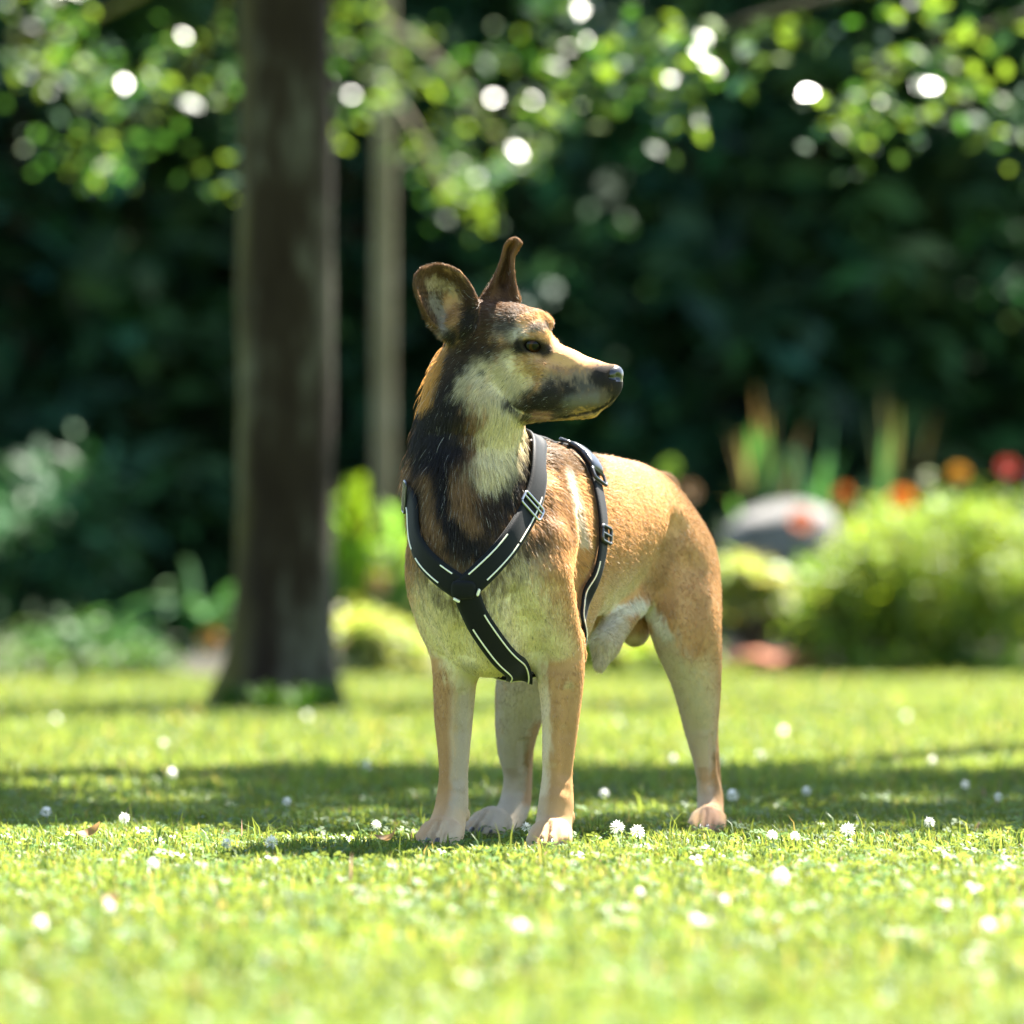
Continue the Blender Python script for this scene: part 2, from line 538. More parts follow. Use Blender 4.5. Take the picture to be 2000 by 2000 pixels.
# ---- ears: near ear opens towards the camera, far ear is seen edge-on with its tip curled over
def ear_near():
    rows = []
    spec = [  # left, mid-left, mid, mid-right, right : px, py ; Y offsets
        ((852, 640, -.085), (868, 652, -.072), (886, 656, -.066), (904, 650, -.072), (920, 636, -.090)),
        ((836, 622, -.094), (852, 630, -.070), (876, 632, -.056), (905, 626, -.062), (930, 612, -.092)),
        ((822, 594, -.100), (842, 598, -.070), (870, 600, -.052), (905, 598, -.058), (932, 590, -.090)),
        ((811, 562, -.100), (834, 564, -.072), (864, 566, -.054), (896, 566, -.060), (922, 564, -.086)),
        ((812, 540, -.096), (833, 538, -.074), (860, 536, -.060), (886, 540, -.064), (910, 546, -.084)),
        ((824, 526, -.090), (838, 521, -.076), (858, 518, -.068), (877, 522, -.070), (897, 531, -.082))]
    for r in spec: rows.append([P(*q) for q in r])
    return grid_sheet(rows)
def ear_far():
    spec = [
        ((944, 592, -.035), (956, 590, -.010), (978, 588, -.000), (1000, 588, -.012), (1014, 586, -.040)),
        ((962, 556, -.030), (970, 556, -.008), (982, 556, -.002), (996, 558, -.012), (1006, 562, -.034)),
        ((974, 526, -.024), (980, 526, -.008), (988, 527, -.004), (996, 530, -.012), (1002, 534, -.030)),
        ((983, 498, -.022), (987, 497, -.010), (992, 497, -.006), (998, 500, -.012), (1002, 504, -.026)),
        ((987, 482, -.024), (991, 480, -.016), (997, 480, -.014), (1005, 484, -.018), (1009, 489, -.028)),
        ((996, 470, -.030), (1001, 467, -.026), (1007, 467, -.025), (1013, 470, -.028), (1017, 476, -.034))]
    return grid_sheet([[P(*q) for q in r] for r in spec])
EAR_N, EAR_F = ear_near(), ear_far()
sheet(EAR_N.reshape(-1, 3), np.full(EAR_N.shape[0] * EAR_N.shape[1], 0.0027), 0.010)
sheet(EAR_F.reshape(-1, 3), np.full(EAR_F.shape[0] * EAR_F.shape[1], 0.0032), 0.012)
cone(P(905, 640, -.06), P(925, 620, -.05), M(34), M(30), 0.02)
cone(P(975, 600, -.015), P(985, 585, -.015), M(30), M(20), 0.02)
DF = np.maximum(DF, (0.0008 - AX[2])[None, None, :].astype(np.float32))      # soles flat on the ground
print('SDF', round(time.time() - T0, 1))
BODY_V, BODY_F = surface_nets(DF)
print('dog mesh', len(BODY_V), len(BODY_F), round(time.time() - T0, 1))
# ------------------------------------------------------------------ coat: pigment, and a little light and shade, painted as strokes over the body
TAN = np.array((0.50, 0.280, 0.118)); PALE = np.array((0.70, 0.56, 0.36)); CREAM = np.array((0.74, 0.63, 0.38))
BLACK = np.array((0.016, 0.013, 0.011)); GREY = np.array((0.30, 0.29, 0.27)); WHITE = np.array((0.74, 0.70, 0.62))
BROWN = np.array((0.17, 0.085, 0.035)); ASH = np.array((0.60, 0.52, 0.38)); PINK = np.array((0.42, 0.22, 0.16))

STROKES = [  # colour, radius px, strength, depth gate (m), points
    # chest and shoulders
    (CREAM, 56, .90, .12, [(862, 1150), (868, 1200), (880, 1250)]),
    (CREAM, 62, .90, .12, [(985, 1110), (1005, 1180), (1000, 1240)]),
    (CREAM, 50, .85, .12, [(930, 1200), (945, 1270), (985, 1300)]),
    (CREAM, 26, .80, .10, [(895, 1280), (905, 1320)]),
    (CREAM, 22, .70, .10, [(1050, 1270), (1045, 1320)]),
    (ASH * .7, 18, .55, .10, [(914, 1310), (908, 1400), (904, 1500), (902, 1570)]),
    (PALE, 14, .70, .10, [(1058, 1340), (1062, 1450), (1058, 1540)]),
    # neck: brindled dark coat, pale throat
    (BROWN * .45, 112, .80, .20, [(868, 850), (890, 980), (905, 1060)]),
    (BLACK, 40, .92, .20, [(905, 690), (875, 760), (850, 860)]),
    (BLACK, 22, .80, .20, [(882, 860), (868, 950), (880, 1040)]),
    (BLACK, 36, .92, .20, [(845, 790), (856, 870), (850, 950)]),
    (BLACK, 34, .85, .20, [(905, 1060), (880, 1000), (850, 960)]),
    (BLACK, 30, .80, .20, [(930, 1060), (960, 1000), (985, 950), (1005, 900)]),
    (BLACK, 22, .90, .20, [(1030, 850), (1018, 910), (1000, 960)]),
    (TAN * .8, 16, .55, .20, [(895, 900), (900, 980), (925, 1020)]),
    (TAN * .7, 12, .5, .20, [(840, 920), (845, 990), (862, 1040)]),
    (BLACK, 22, .75, .20, [(900, 740), (893, 810), (890, 890)]),
    (ASH, 8, .45, .20, [(816, 830), (800, 900), (792, 935)]),  # pale stroke painting the sunlit rim of the neck into the coat
    (CREAM, 32, .95, .20, [(980, 825), (968, 870), (950, 905)]),
    (CREAM, 34, .9, .20, [(985, 815), (985, 850), (962, 910)]),
    (TAN * np.array((1.2, 1.1, .7)), 17, .85, .12, [(862, 665), (850, 720), (838, 765)]),
    # withers, saddle and pale stripe before the girth
    (BLACK, 22, .70, .22, [(1055, 850), (1070, 890), (1110, 900), (1150, 905)]),
    (WHITE * .9, 9, .65, .22, [(1098, 915), (1122, 985), (1138, 1060)]),
    (BROWN, 11, .65, .22, [(1078, 900), (1100, 985), (1112, 1050)]),
    (BROWN, 30, .45, .22, [(1040, 1060), (1060, 1000)]),
    (BLACK, 14, .45, .12, [(1010, 1070), (1030, 1058), (1048, 1050)]),
    (BROWN, 16, .45, .22, [(1275, 1140), (1290, 1110), (1310, 1060)]),  # painted shade in the fold between flank and thigh
    # belly, groin, hind legs
    (WHITE, 12, .85, .25, [(1160, 1250), (1210, 1195), (1250, 1178), (1280, 1205), (1300, 1240)]),
    (ASH * .85, 34, .85, .12, [(1200, 1235), (1172, 1290)]),
    (BLACK, 11, .85, .10, [(1160, 1318), (1182, 1316)]),
    (ASH * .75, 40, .55, .25, [(1290, 1270), (1330, 1350), (1350, 1450), (1366, 1540)]),
    (ASH * .62, 60, .80, .25, [(1015, 1340), (1005, 1440), (1000, 1540), (960, 1630)]),
    (TAN * .7, 13, .8, .25, [(1052, 1420), (1040, 1480), (1036, 1560)]),
    (TAN * .6, 11, .8, .25, [(1403, 1480), (1408, 1560)]),
    (PINK, 20, .45, .25, [(1390, 1590), (1392, 1640)]),
    # paws
    (PALE * .8, 24, .35, .2, [(865, 1635), (845, 1650)]),
    # head
    (GREY * .8, 40, .80, .10, [(935, 610), (985, 625)]),
    (BLACK, 26, .75, .10, [(930, 600), (940, 640), (925, 670)]),
    (BLACK, 30, .85, .10, [(930, 660), (950, 690), (925, 720)]),
    (BLACK, 17, .70, .10, [(935, 690), (975, 686), (1012, 682)]),
    (GREY * .25, 15, .80, .10, [(985, 632), (1000, 640)]),
    (BROWN, 12, .75, .10, [(1010, 592), (1050, 612), (1075, 640)]),
    (TAN * 1.15, 15, .9, .10, [(1030, 630), (1052, 625), (1066, 645)]),
    (TAN * 1.15, 16, .8, .10, [(1075, 612), (1098, 645)]),
    (GREY * .35, 9, .8, .10, [(1046, 640), (1068, 640)]),
    (ASH * .8, 11, .8, .10, [(1005, 655), (1024, 648)]),
    (CREAM * .92, 46, .92, .10, [(955, 745), (975, 775), (985, 800)]),
    (CREAM * .8, 30, .85, .10, [(1000, 715), (1020, 740)]),
    (TAN * .75, 24, .65, .10, [(1030, 706), (1060, 730)]),
    (TAN * 1.1, 26, .75, .10, [(1085, 690), (1130, 712), (1150, 722)]),
    (BROWN * 1.2, 18, .75, .10, [(1090, 735), (1140, 735), (1160, 722)]),
    (GREY * .45, 22, .55, .10, [(1075, 752), (1120, 748), (1160, 742)]),
    (GREY * .16, 36, .90, .10, [(1058, 790), (1110, 783), (1165, 773), (1185, 768)]),
    (BLACK, 24, .88, .10, [(1030, 790), (1070, 785), (1100, 765)]),
    (GREY * .5, 12, .4, .10, [(1110, 785), (1160, 778)]),
    (BLACK, 16, .90, .10, [(1168, 735), (1185, 750), (1200, 765)]),
    (WHITE * .85, 6, .85, .10, [(1201, 784), (1184, 808), (1160, 818), (1110, 825), (1085, 828)]),
    (BLACK, 3.5, .95, .10, [(1198, 778), (1182, 793), (1160, 803), (1130, 810), (1100, 815), (1070, 814)]),
    (PINK * .8, 9, .80, .10, [(1050, 808), (1072, 812)]),
    (BLACK, 9, .95, .10, [(992, 782), (1008, 792)]),
    (BLACK, 5, .9, .10, [(946, 724), (949, 724)]),
    (BLACK, 15, .98, .10, [(1018, 676), (1045, 675), (1066, 684)]),
    (BLACK, 27, .97, .10, [(1190, 732), (1206, 735)]),
    # near ear: pale lining, dark rim; far ear dark brown
    (BROWN * .35, 80, .95, .09, [(840, 560), (890, 590), (915, 600)]),
    (np.array((.46, .35, .19)), 13, .65, .09, [(846, 556), (880, 565), (890, 590)]),
    (ASH * .5, 14, .65, .09, [(850, 590), (866, 612), (876, 640)]),
    (TAN, 17, .8, .09, [(882, 590), (890, 620)]),
    (BLACK, 15, .9, .09, [(925, 610), (905, 655), (885, 655)]),
    (BROWN * .55, 60, .95, .09, [(985, 560), (1000, 480)]),
]

def _seg_dist(u, v, pts):
    best = np.full(u.shape, 1e9)
    for (x0, y0), (x1, y1) in zip(pts[:-1], pts[1:]):
        dx, dy = x1 - x0, y1 - y0
        t = np.clip(((u - x0) * dx + (v - y0) * dy) / (dx * dx + dy * dy + 1e-9), 0, 1)
        best = np.minimum(best, np.hypot(u - x0 - t * dx, v - y0 - t * dy))
    return best

def fold(p):
    """mirror what lies on the hidden side of head and trunk, so both sides carry the same markings"""
    p = p.copy()
    q = p - HEAD_C
    inhead = (np.linalg.norm(q, axis=1) < 0.19) & (q @ HU > -0.09) & (q @ HR < 0) & (p[:, 2] > 0.56)
    r = (q @ HR)
    far_ear = inhead & (p[:, 2] > P(0, 597, 0)[2])
    m = inhead & ~far_ear
    p[m] -= 2 * r[m][:, None] * HR
    l = (p - DOG_O) @ DF_L; s = (p - DOG_O) @ DF_F
    m = (l < -0.035) & (s < -0.05) & (p[:, 2] > 0.30) & (p[:, 2] < 0.60)
    p[m] -= 2 * l[m][:, None] * DF_L
    return p

_all = [q for st in STROKES for q in st[4]]
_hit = cast_many(np.array(_all))
STROKE_Y, _k = [], 0
for st in STROKES:
    STROKE_Y.append(_hit[_k:_k + len(st[4]), 1]); _k += len(st[4])

def coat(p):
    p = fold(np.asarray(p))
    u, v = project(p)
    nz = fbm(p * np.array((1, 1, .55)), 60, 3)
    n2 = fbm(p * np.array((1, 1, .35)), 190, 11, 2)
    n3 = fbm(p * np.array((1, 1, .22)), 520, 31, 2)
    c = np.tile(TAN, (len(p), 1)) * (1 + 0.10 * nz[:, None] + .05 * n3[:, None])
    c *= 1 - np.outer(np.clip((.34 - p[:, 2]) * 8, 0, 1), (.20, .22, .26))      # the legs are a deeper tan
    # undersides and insides paler
    _, n = df_sample(p)
    l = (p - DOG_O) @ DF_L
    under = np.clip((-n[:, 2] - 0.15) * 2.2, 0, 1) * np.clip((0.44 - p[:, 2]) * 12, 0, 1) * (p[:, 2] > 0.1)
    inner = np.clip(-(n @ DF_L) * np.sign(l) * 1.6 - 0.1, 0, 1) * (p[:, 2] < 0.30)
    w = np.clip(np.maximum(under, inner * .55), 0, 1)[:, None]
    c = c * (1 - w) + (PALE * .92) * w
    w = np.clip((0.08 - p[:, 2]) * 5, 0, .2)[:, None]
    c = c * (1 - w) + PALE * w
    for (col, rad, st, gate, pts), ys in zip(STROKES, STROKE_Y):
        q = 0.25 if st >= .96 else 1.0
        d = _seg_dist(u, v, pts) / rad + q * (0.36 * nz + 0.42 * n2 + 0.40 * n3)
        soft = 0.45 if rad > 14 else 0.55
        w = np.clip((1.0 + soft - d) / (2 * soft), 0, 1)
        w = w * w * (3 - 2 * w) * st
        yc = ys.mean()
        w *= np.clip((gate + np.ptp(ys) / 2 - np.abs(p[:, 1] - yc)) / 0.03, 0, 1)
        w = w[:, None]
        c = c * (1 - w) + np.asarray(col) * w
    return np.clip(c, 0.006, 0.85)

# ---- flow of the hair and its length over the body
FLOW = []
def fl(p, d, L, r=0.07):
    d = np.asarray(d, float); FLOW.append((np.asarray(p), d / np.linalg.norm(d), L, r))
UPV = DF_U
for r in (-30, 30):
    fl(H(200, r, -20), -HF, .0028, .04); fl(H(140, r, -30), -HF, .004, .04); fl(H(100, r, -90), -HF - .2 * HU, .0065, .04)
    fl(H(70, r, 10), -HF + .3 * HU, .005, .035); fl(H(40, r, 70), -HF + .2 * HU, .009, .04); fl(H(0, 1.8 * r, -10), -HF - .2 * HU, .009, .045)
    fl(H(-20, 1.8 * r, -70), -HF - .9 * HU, .014, .05); fl(H(-60, 1.5 * r, 40), -HF - .3 * HU, .012, .05)
fl(P(910, 700, -.1), (-.2, 0, -1), .017); fl(P(960, 800, -.12), (-.15, 0, -1), .016); fl(P(910, 850, -.12), (-.1, 0, -1), .022)
fl(P(840, 850, -.02), (-.45, .2, -1), .030); fl(P(808, 915, 0), (-1, .3, -.8), .032, .035); fl(P(900, 1000, -.15), (0, 0, -1), .022)
fl(P(1000, 950, -.08), (.25, 0, -1), .018); fl(P(1045, 840, .02), (.6, .5, -.7), .018, .05)
fl(P(905, 1130, -.18), (0, 0, -1), .014); fl(P(950, 1250, -.1), (.1, .3, -1), .012); fl(P(1040, 1120, -.13), (.3, .3, -1), .013)
fl(P(850, 1130, -.05), (-.25, .3, -1), .012); fl(P(1085, 1000, .02), (.45, .6, -.6), .016)
fl(B(-.06, 0, .57), -DF_F, .020); fl(B(-.2, 0, .57), -DF_F, .018); fl(B(-.4, 0, .55), -DF_F - .15 * UPV, .013)
for s in (-1, 1):
    fl(B(-.15, .09 * s, .45), -DF_F - .5 * UPV, .015); fl(B(-.3, .09 * s, .45), -DF_F - .5 * UPV, .012)
    fl(B(-.2, .06 * s, .33), -DF_F - .3 * UPV, .012); fl(B(-.46, .09 * s, .48), -DF_F - .7 * UPV, .010)
fl(P(1340, 1100, .4), (.2, .3, -1), .010); fl(P(1345, 1220, .35), (.15, .25, -1), .009); fl(P(1365, 1380, .42), (0, .2, -1), .007); fl(P(1385, 1560, .47), (0, 0, -1), .006)
fl(P(1100, 1180, .4), (-.3, 0, -1), .010); fl(P(1020, 1380, .38), (-.1, 0, -1), .008); fl(P(1000, 1550, .42), (-.2, 0, -1), .006)
for x, Y in ((1095, 0), (886, .05)):
    fl(P(x, 1270, Y - .03), (0, .1, -1), .009, .06); fl(P(x, 1400, Y), (0, .1, -1), .007); fl(P(x - 5, 1560, Y - .02), (-.05, 0, -1), .006); fl(P(x - 10, 1650, Y - .05), (-.2, -.6, -.6), .005, .05)
fl(P(1180, 1280, .26), (-.3, 0, -1), .013, .04); fl(P(1250, 1185, .34), (0, .2, -1), .014, .04); fl(B(-.3, 0, .33), -DF_F, .012)
fl(P(850, 590, -.08), (-.1, 0, 1), .0055, .03); fl(P(870, 540, -.08), (-.1, 0, 1), .005, .03); fl(P(905, 570, -.07), (-.3, -.2, 1), .007, .025)
fl(P(985, 560, -.02), (.1, 0, 1), .006, .03); fl(P(1000, 500, -.02), (.15, 0, 1), .0045, .03); fl(P(1010, 572, -.03), (.5, 0, 1), .012, .018)
FP = np.array([f[0] for f in FLOW]); FD = np.array([f[1] for f in FLOW]); FLN = np.array([f[2] for f in FLOW]); FR = np.array([f[3] for f in FLOW])
def flow(p):
    d2 = ((p[:, None, :] - FP[None]) ** 2).sum(2) / (FR[None] ** 2)
    w = np.exp(-0.5 * d2 * 1.6) + 1e-9 / (1 + d2)
    w /= w.sum(1, keepdims=True)
    return w @ FD, w @ FLN

# ------------------------------------------------------------------ materials of the dog
def attr_material(name, attr, rough, spec, trans=0.0, bump=None):
    m = bpy.data.materials.new(name); m.use_nodes = True
    nt = m.node_tree; b = nt.nodes['Principled BSDF']; out = nt.nodes['Material Output']
    a = nt.nodes.new('ShaderNodeAttribute'); a.attribute_name = attr
    nt.links.new(a.outputs['Color'], b.inputs['Base Color'])
    b.inputs['Roughness'].default_value = rough
    b.inputs['Specular IOR Level'].default_value = spec
    if bump:
        nz = nt.nodes.new('ShaderNodeTexNoise'); nz.inputs['Scale'].default_value = bump[0]; nz.inputs['Detail'].default_value = 4
        tc = nt.nodes.new('ShaderNodeTexCoord'); nt.links.new(tc.outputs['Object'], nz.inputs['Vector'])
        bp = nt.nodes.new('ShaderNodeBump'); bp.inputs['Strength'].default_value = bump[1]; bp.inputs['Distance'].default_value = bump[2]
        nt.links.new(nz.outputs['Fac'], bp.inputs['Height']); nt.links.new(bp.outputs['Normal'], b.inputs['Normal'])
    if trans > 0:
        t = nt.nodes.new('ShaderNodeBsdfTranslucent'); nt.links.new(a.outputs['Color'], t.inputs['Color'])
        mx = nt.nodes.new('ShaderNodeMixShader'); mx.inputs['Fac'].default_value = trans
        nt.links.new(b.outputs['BSDF'], mx.inputs[1]); nt.links.new(t.outputs['BSDF'], mx.inputs[2])
        nt.links.new(mx.outputs['Shader'], out.inputs['Surface'])
    return m

mat_skin = attr_material('dog_coat', 'coat', 0.8, 0.08, 0.06, (900, 0.25, 0.002))
mat_fur = attr_material('dog_fur', 'coat', 0.45, 0.28, 0.38)
mat_nose = material('dog_nose', (0.012, 0.011, 0.012), 0.28, 0.6)
mat_claw = material('dog_claw', (0.03, 0.025, 0.02), 0.35, 0.5)

dog = empty('dog', (0.05, 0.2, 0.0))
tag(dog, 'tan dog with black brindled neck standing on the lawn, head turned to the right', 'dog')
DINV = np.array(dog.location)
print('strokes', round(time.time() - T0, 1))
body = np_obj('body', BODY_V - DINV, BODY_F, mat_skin, dog)
BODY_COAT = coat(BODY_V)
# bare nose leather is a wet dark patch of the same continuous skin
body.data.materials.append(mat_nose)
hv = (BODY_V - HEAD_C) / HPX
hf, hr, hu = hv @ HF, hv @ HR, hv @ HU
nose_v = (((hf - 219) / 20) ** 2 + (hr / 28) ** 2 + ((hu + 13) / 21) ** 2 < 1.0) & (hf > 204)
mi = np.all(nose_v[BODY_F], axis=1).astype(np.int32)
body.data.polygons.foreach_set('material_index', mi)
set_color(body.data, 'coat', BODY_COAT * 0.92)
print('coat', round(time.time() - T0, 1))

# eyes
def ring_sphere(n=32, m=20):
    v, f = [], []
    for j in range(m + 1):
        a = math.pi * j / m
        for i in range(n):
            b = 2 * math.pi * i / n
            v.append((math.sin(a) * math.cos(b), math.sin(a) * math.sin(b), math.cos(a)))
    for j in range(m):
        for i in range(n):
            f.append((j * n + i, (j + 1) * n + i, (j + 1) * n + (i + 1) % n, j * n + (i + 1) % n))
    return np.array(v), np.array(f)
SPH_V, SPH_F = ring_sphere()
mat_eye = bpy.data.materials.new('dog_eye'); mat_eye.use_nodes = True
_n = mat_eye.node_tree; _b = _n.nodes['Principled BSDF']
_a = _n.nodes.new('ShaderNodeAttribute'); _a.attribute_name = 'iris'
_n.links.new(_a.outputs['Color'], _b.inputs['Base Color'])
_b.inputs['Roughness'].default_value = 0.02; _b.inputs['Specular IOR Level'].default_value = 0.14
_b.inputs['Coat Weight'].default_value = 0.0; _b.inputs['Coat Roughness'].default_value = 0.03
for c, n, t, up in EYES:
    look = n * 0.80 + HF * 0.6; look /= np.linalg.norm(look)
    x = np.cross(up, look); x /= np.linalg.norm(x); y = np.cross(look, x)
    v = SPH_V * EYE_R
    ca = SPH_V[:, 2]
    col = np.where((ca > 0.87)[:, None], (0.003, 0.003, 0.003), np.where((ca > 0.70)[:, None], (0.030, 0.011, 0.003), (0.006, 0.005, 0.004)))
    e = np_obj('eye', c + v @ np.array([x, y, look]) - DINV, SPH_F, mat_eye, dog)
    set_color(e.data, 'iris', col)

# claws
for c, fw, sd, w in PAWS:
    for o in (-0.66, -0.24, 0.24, 0.66):
        adv = 0.034 if abs(o) < 0.5 else 0.022
        q = c + fw * (adv + 0.017) + sd * o * w * 1.1 + np.array([0, 0, 0.016])
        v = SPH_V * np.array((0.0032, 0.0036, 0.009))
        z = fw * 0.85 - DF_U * 0.5; z /= np.linalg.norm(z); x = np.cross(DF_U, z); x /= np.linalg.norm(x); y = np.cross(z, x)
        np_obj('claw', q + v @ np.array([x, y, z]) - DINV, SPH_F, mat_claw, dog)
# ------------------------------------------------------------------ harness: webbing draped over the body
mat_web = bpy.data.materials.new('black_webbing'); mat_web.use_nodes = True
_n = mat_web.node_tree; _b = _n.nodes['Principled BSDF']
_b.inputs['Base Color'].default_value = (0.006, 0.0065, 0.007, 1); _b.inputs['Roughness'].default_value = 0.62; _b.inputs['Specular IOR Level'].default_value = 0.1
_b.inputs['Sheen Weight'].default_value = 0.04; _b.inputs['Sheen Roughness'].default_value = 0.5
_tc = _n.nodes.new('ShaderNodeTexCoord'); _vo = _n.nodes.new('ShaderNodeTexNoise'); _vo.inputs['Scale'].default_value = 700; _vo.inputs['Detail'].default_value = 2
_bp = _n.nodes.new('ShaderNodeBump'); _bp.inputs['Strength'].default_value = 0.35; _bp.inputs['Distance'].default_value = 0.001
_n.links.new(_tc.outputs['Object'], _vo.inputs['Vector']); _n.links.new(_vo.outputs['Fac'], _bp.inputs['Height']); _n.links.new(_bp.outputs['Normal'], _b.inputs['Normal'])
mat_piping = material('reflective_piping', (0.70, 0.66, 0.52), 0.45, 0.4)
mat_plastic = material('black_buckle_plastic', (0.015, 0.016, 0.018), 0.30, 0.5)
mat_metal = material('slider_metal', (0.30, 0.31, 0.33), 0.28, 0.5, 1.0)

harness = empty('dog_harness', (0.02, 0.0, 0.24))
tag(harness, 'black webbing harness with cream piping worn round the neck and chest of the dog', 'harness')
HINV = np.array(harness.location)

def cr_path(pts, n):
    A = np.asarray(pts, float); m = len(A)
    seg = np.linalg.norm(np.diff(A, axis=0), axis=1); tt = np.concatenate([[0], np.cumsum(seg)])
    d = np.linspace(0, tt[-1], n)
    i = np.clip(np.searchsorted(tt, d, 'right') - 1, 0, m - 2)
    f = ((d - tt[i]) / seg[i])[:, None]
    g = lambda j: A[np.clip(j, 0, m - 1)]
    p0, p1, p2, p3 = g(i - 1), g(i), g(i + 1), g(i + 2)
    return 0.5 * (2 * p1 + (p2 - p0) * f + (2 * p0 - 5 * p1 + 4 * p2 - p3) * f ** 2 + (3 * p1 - p0 - 3 * p2 + p3) * f ** 3)

def settle(p, off, it=8):
    p = p.copy()
    for _ in range(it):
        d, n = df_sample(p)
        p -= n * np.clip(d - off, -0.02, 0.02)[:, None] * 0.9
    return p

def smooth_line(p, k=3, closed=False):
    for _ in range(k):
        q = p.copy()
        q[1:-1] = 0.25 * p[:-2] + 0.5 * p[1:-1] + 0.25 * p[2:]
        p = q
    return p

HARNESS_PTS = []          # where the straps lie, so that no hair grows through them

def drape(pts, width, off, n=90, across=9):
    """centre line, normals and a grid of points of a strap that lies on the body"""
    c = smooth_line(settle(smooth_line(settle(cr_path(pts, n), off), 12), off + .0015), 14)
    _, nr = df_sample(c)
    nr = smooth_line(nr, 10); nr /= np.linalg.norm(nr, axis=1, keepdims=True)
    t = np.gradient(c, axis=0); t /= np.linalg.norm(t, axis=1, keepdims=True)
    sd = np.cross(t, nr); sd /= np.linalg.norm(sd, axis=1, keepdims=True)
    lat = np.linspace(-1, 1, across)
    G = c[:, None, :] + sd[:, None, :] * (lat[None, :, None] * width / 2)
    g = G.reshape(-1, 3)
    N = np.repeat(nr, across, axis=0)
    for _ in range(5):
        d, nn = df_sample(g)
        g = g - N * np.clip(d - off, -0.008, 0.008)[:, None] * 0.8
    G = g.reshape(n, across, 3)
    for _ in range(4):
        G[:, 1:-1] = 0.25 * G[:, :-2] + 0.5 * G[:, 1:-1] + 0.25 * G[:, 2:]
        G[1:-1] = 0.25 * G[:-2] + 0.5 * G[1:-1] + 0.25 * G[2:]
    return G, nr

def strap(name, pts, width, off=0.0065, thick=0.0028, n=90, label=None):
    G, nr = drape(pts, width, off, n)
    HARNESS_PTS.append((G.reshape(-1, 3).copy(), width))
    a = G.shape[1]
    top = G + nr[:, None, :] * thick; bot = G - nr[:, None, :] * 0.0015
    bev = np.ones(a); bev[0] = bev[-1] = 0.35
    top = G + nr[:, None, :] * (thick * bev)[None, :, None]
    V = np.concatenate([top.reshape(-1, 3), bot.reshape(-1, 3)])
    o = n * a; F = []
    for i in range(n - 1):
        for j in range(a - 1):
            q = i * a + j
            F.append((q, q + 1, q + a + 1, q + a)); F.append((o + q, o + q + a, o + q + a + 1, o + q + 1))
        q = i * a; F.append((q, q + a, o + q + a, o + q))
        q = i * a + a - 1; F.append((q, o + q, o + q + a, q + a))
    for j in range(a - 1):
        F.append((j, o + j, o + j + 1, j + 1)); q = (n - 1) * a + j; F.append((q, q + 1, o + q + 1, o + q))
    ob = np_obj(name, V - HINV, np.array(F), mat_web, harness)
    return ob, top, nr

def tube(path, rad, sides=8):
    p = np.asarray(path); n = len(p)
    t = np.gradient(p, axis=0); t /= np.linalg.norm(t, axis=1, keepdims=True) + 1e-12
    ref = np.array((0.13, 0.31, 0.94)); x = np.cross(t, ref); x /= np.linalg.norm(x, axis=1, keepdims=True); y = np.cross(t, x)
    r = np.broadcast_to(np.asarray(rad, float), (n,))
    a = np.linspace(0, 2 * math.pi, sides, endpoint=False)
    V = p[:, None] + r[:, None, None] * (np.cos(a)[None, :, None] * x[:, None] + np.sin(a)[None, :, None] * y[:, None])
    F = [(i * sides + j, i * sides + (j + 1) % sides, (i + 1) * sides + (j + 1) % sides, (i + 1) * sides + j) for i in range(n - 1) for j in range(sides)]
    return V.reshape(-1, 3), np.array(F)

def piping(ob, top, nr, lat, t0, t1):
    n, a = top.shape[:2]
    j = (lat + 1) / 2 * (a - 1); j0 = int(min(math.floor(j), a - 2)); f = j - j0
    line = top[:, j0] * (1 - f) + top[:, j0 + 1] * f + nr * 0.0004
    line = line[int(t0 * (n - 1)):int(t1 * (n - 1)) + 1]
    V, F = tube(line, 0.0011, 6)
    o = np_obj('piping', V - HINV, F, mat_piping, ob)
    return o

Cst = lambda x, y: cast(x, y)[0]
top_w = B(-0.05, 0, 0.575)
left_path = [Cst(900, 1146), Cst(862, 1118), Cst(826, 1078), Cst(812, 1030), Cst(812, 978), B(0.01, -0.090, 0.505), B(-0.03, -0.045, 0.560), top_w]
right_path = [Cst(906, 1150), Cst(945, 1112), Cst(985, 1066), Cst(1012, 1022), Cst(1032, 980), Cst(1042, 930), Cst(1040, 885), B(-0.05, 0.03, 0.57), top_w]
chest_path = [Cst(906, 1136), Cst(921, 1180), Cst(940, 1222), Cst(970, 1266), P(1000, 1296, -.01), B(-0.085, 0, 0.245), B(-0.115, 0, 0.245), B(-0.145, 0, 0.25)]
gb = B(-0.060, 0, 0.236)
girth_path = [gb, B(-0.068, 0.04, 0.250), B(-0.105, 0.085, 0.33), B(-0.13, 0.10, 0.40), B(-0.140, 0.098, 0.45), B(-0.16, 0.08, 0.51), B(-0.19, 0.035, 0.56), B(-0.20, 0, 0.57), B(-0.19, -0.035, 0.56), B(-0.16, -0.08, 0.51), B(-0.14, -0.098, 0.45), B(-0.13, -0.10, 0.40), B(-0.105, -0.085, 0.33), B(-0.068, -0.04, 0.250), gb]
WN = 0.0345
o, t, nr_ = strap('neck_strap', left_path, WN)
for l, a, b in ((-.62, .075, .19), (-.62, .22, .40), (.70, .05, .10)): piping(o, t, nr_, l, a, b)
LEFT = (o, t, nr_)
o, t, nr_ = strap('neck_strap', right_path, WN, off=0.0085)
for l, a, b in ((.62, .10, .27), (.62, .29, .52), (-.72, .06, .26)): piping(o, t, nr_, l, a, b)
RIGHT = (o, t, nr_)
o, t, nr_ = strap('chest_strap', chest_path, 0.036, off=0.0075)
for l, a, b in ((-.70, .15, .64), (.62, .18, .70)): piping(o, t, nr_, l, a, b)
o, t, nr_ = strap('girth_strap', girth_path, 0.027, off=.0075, n=240)
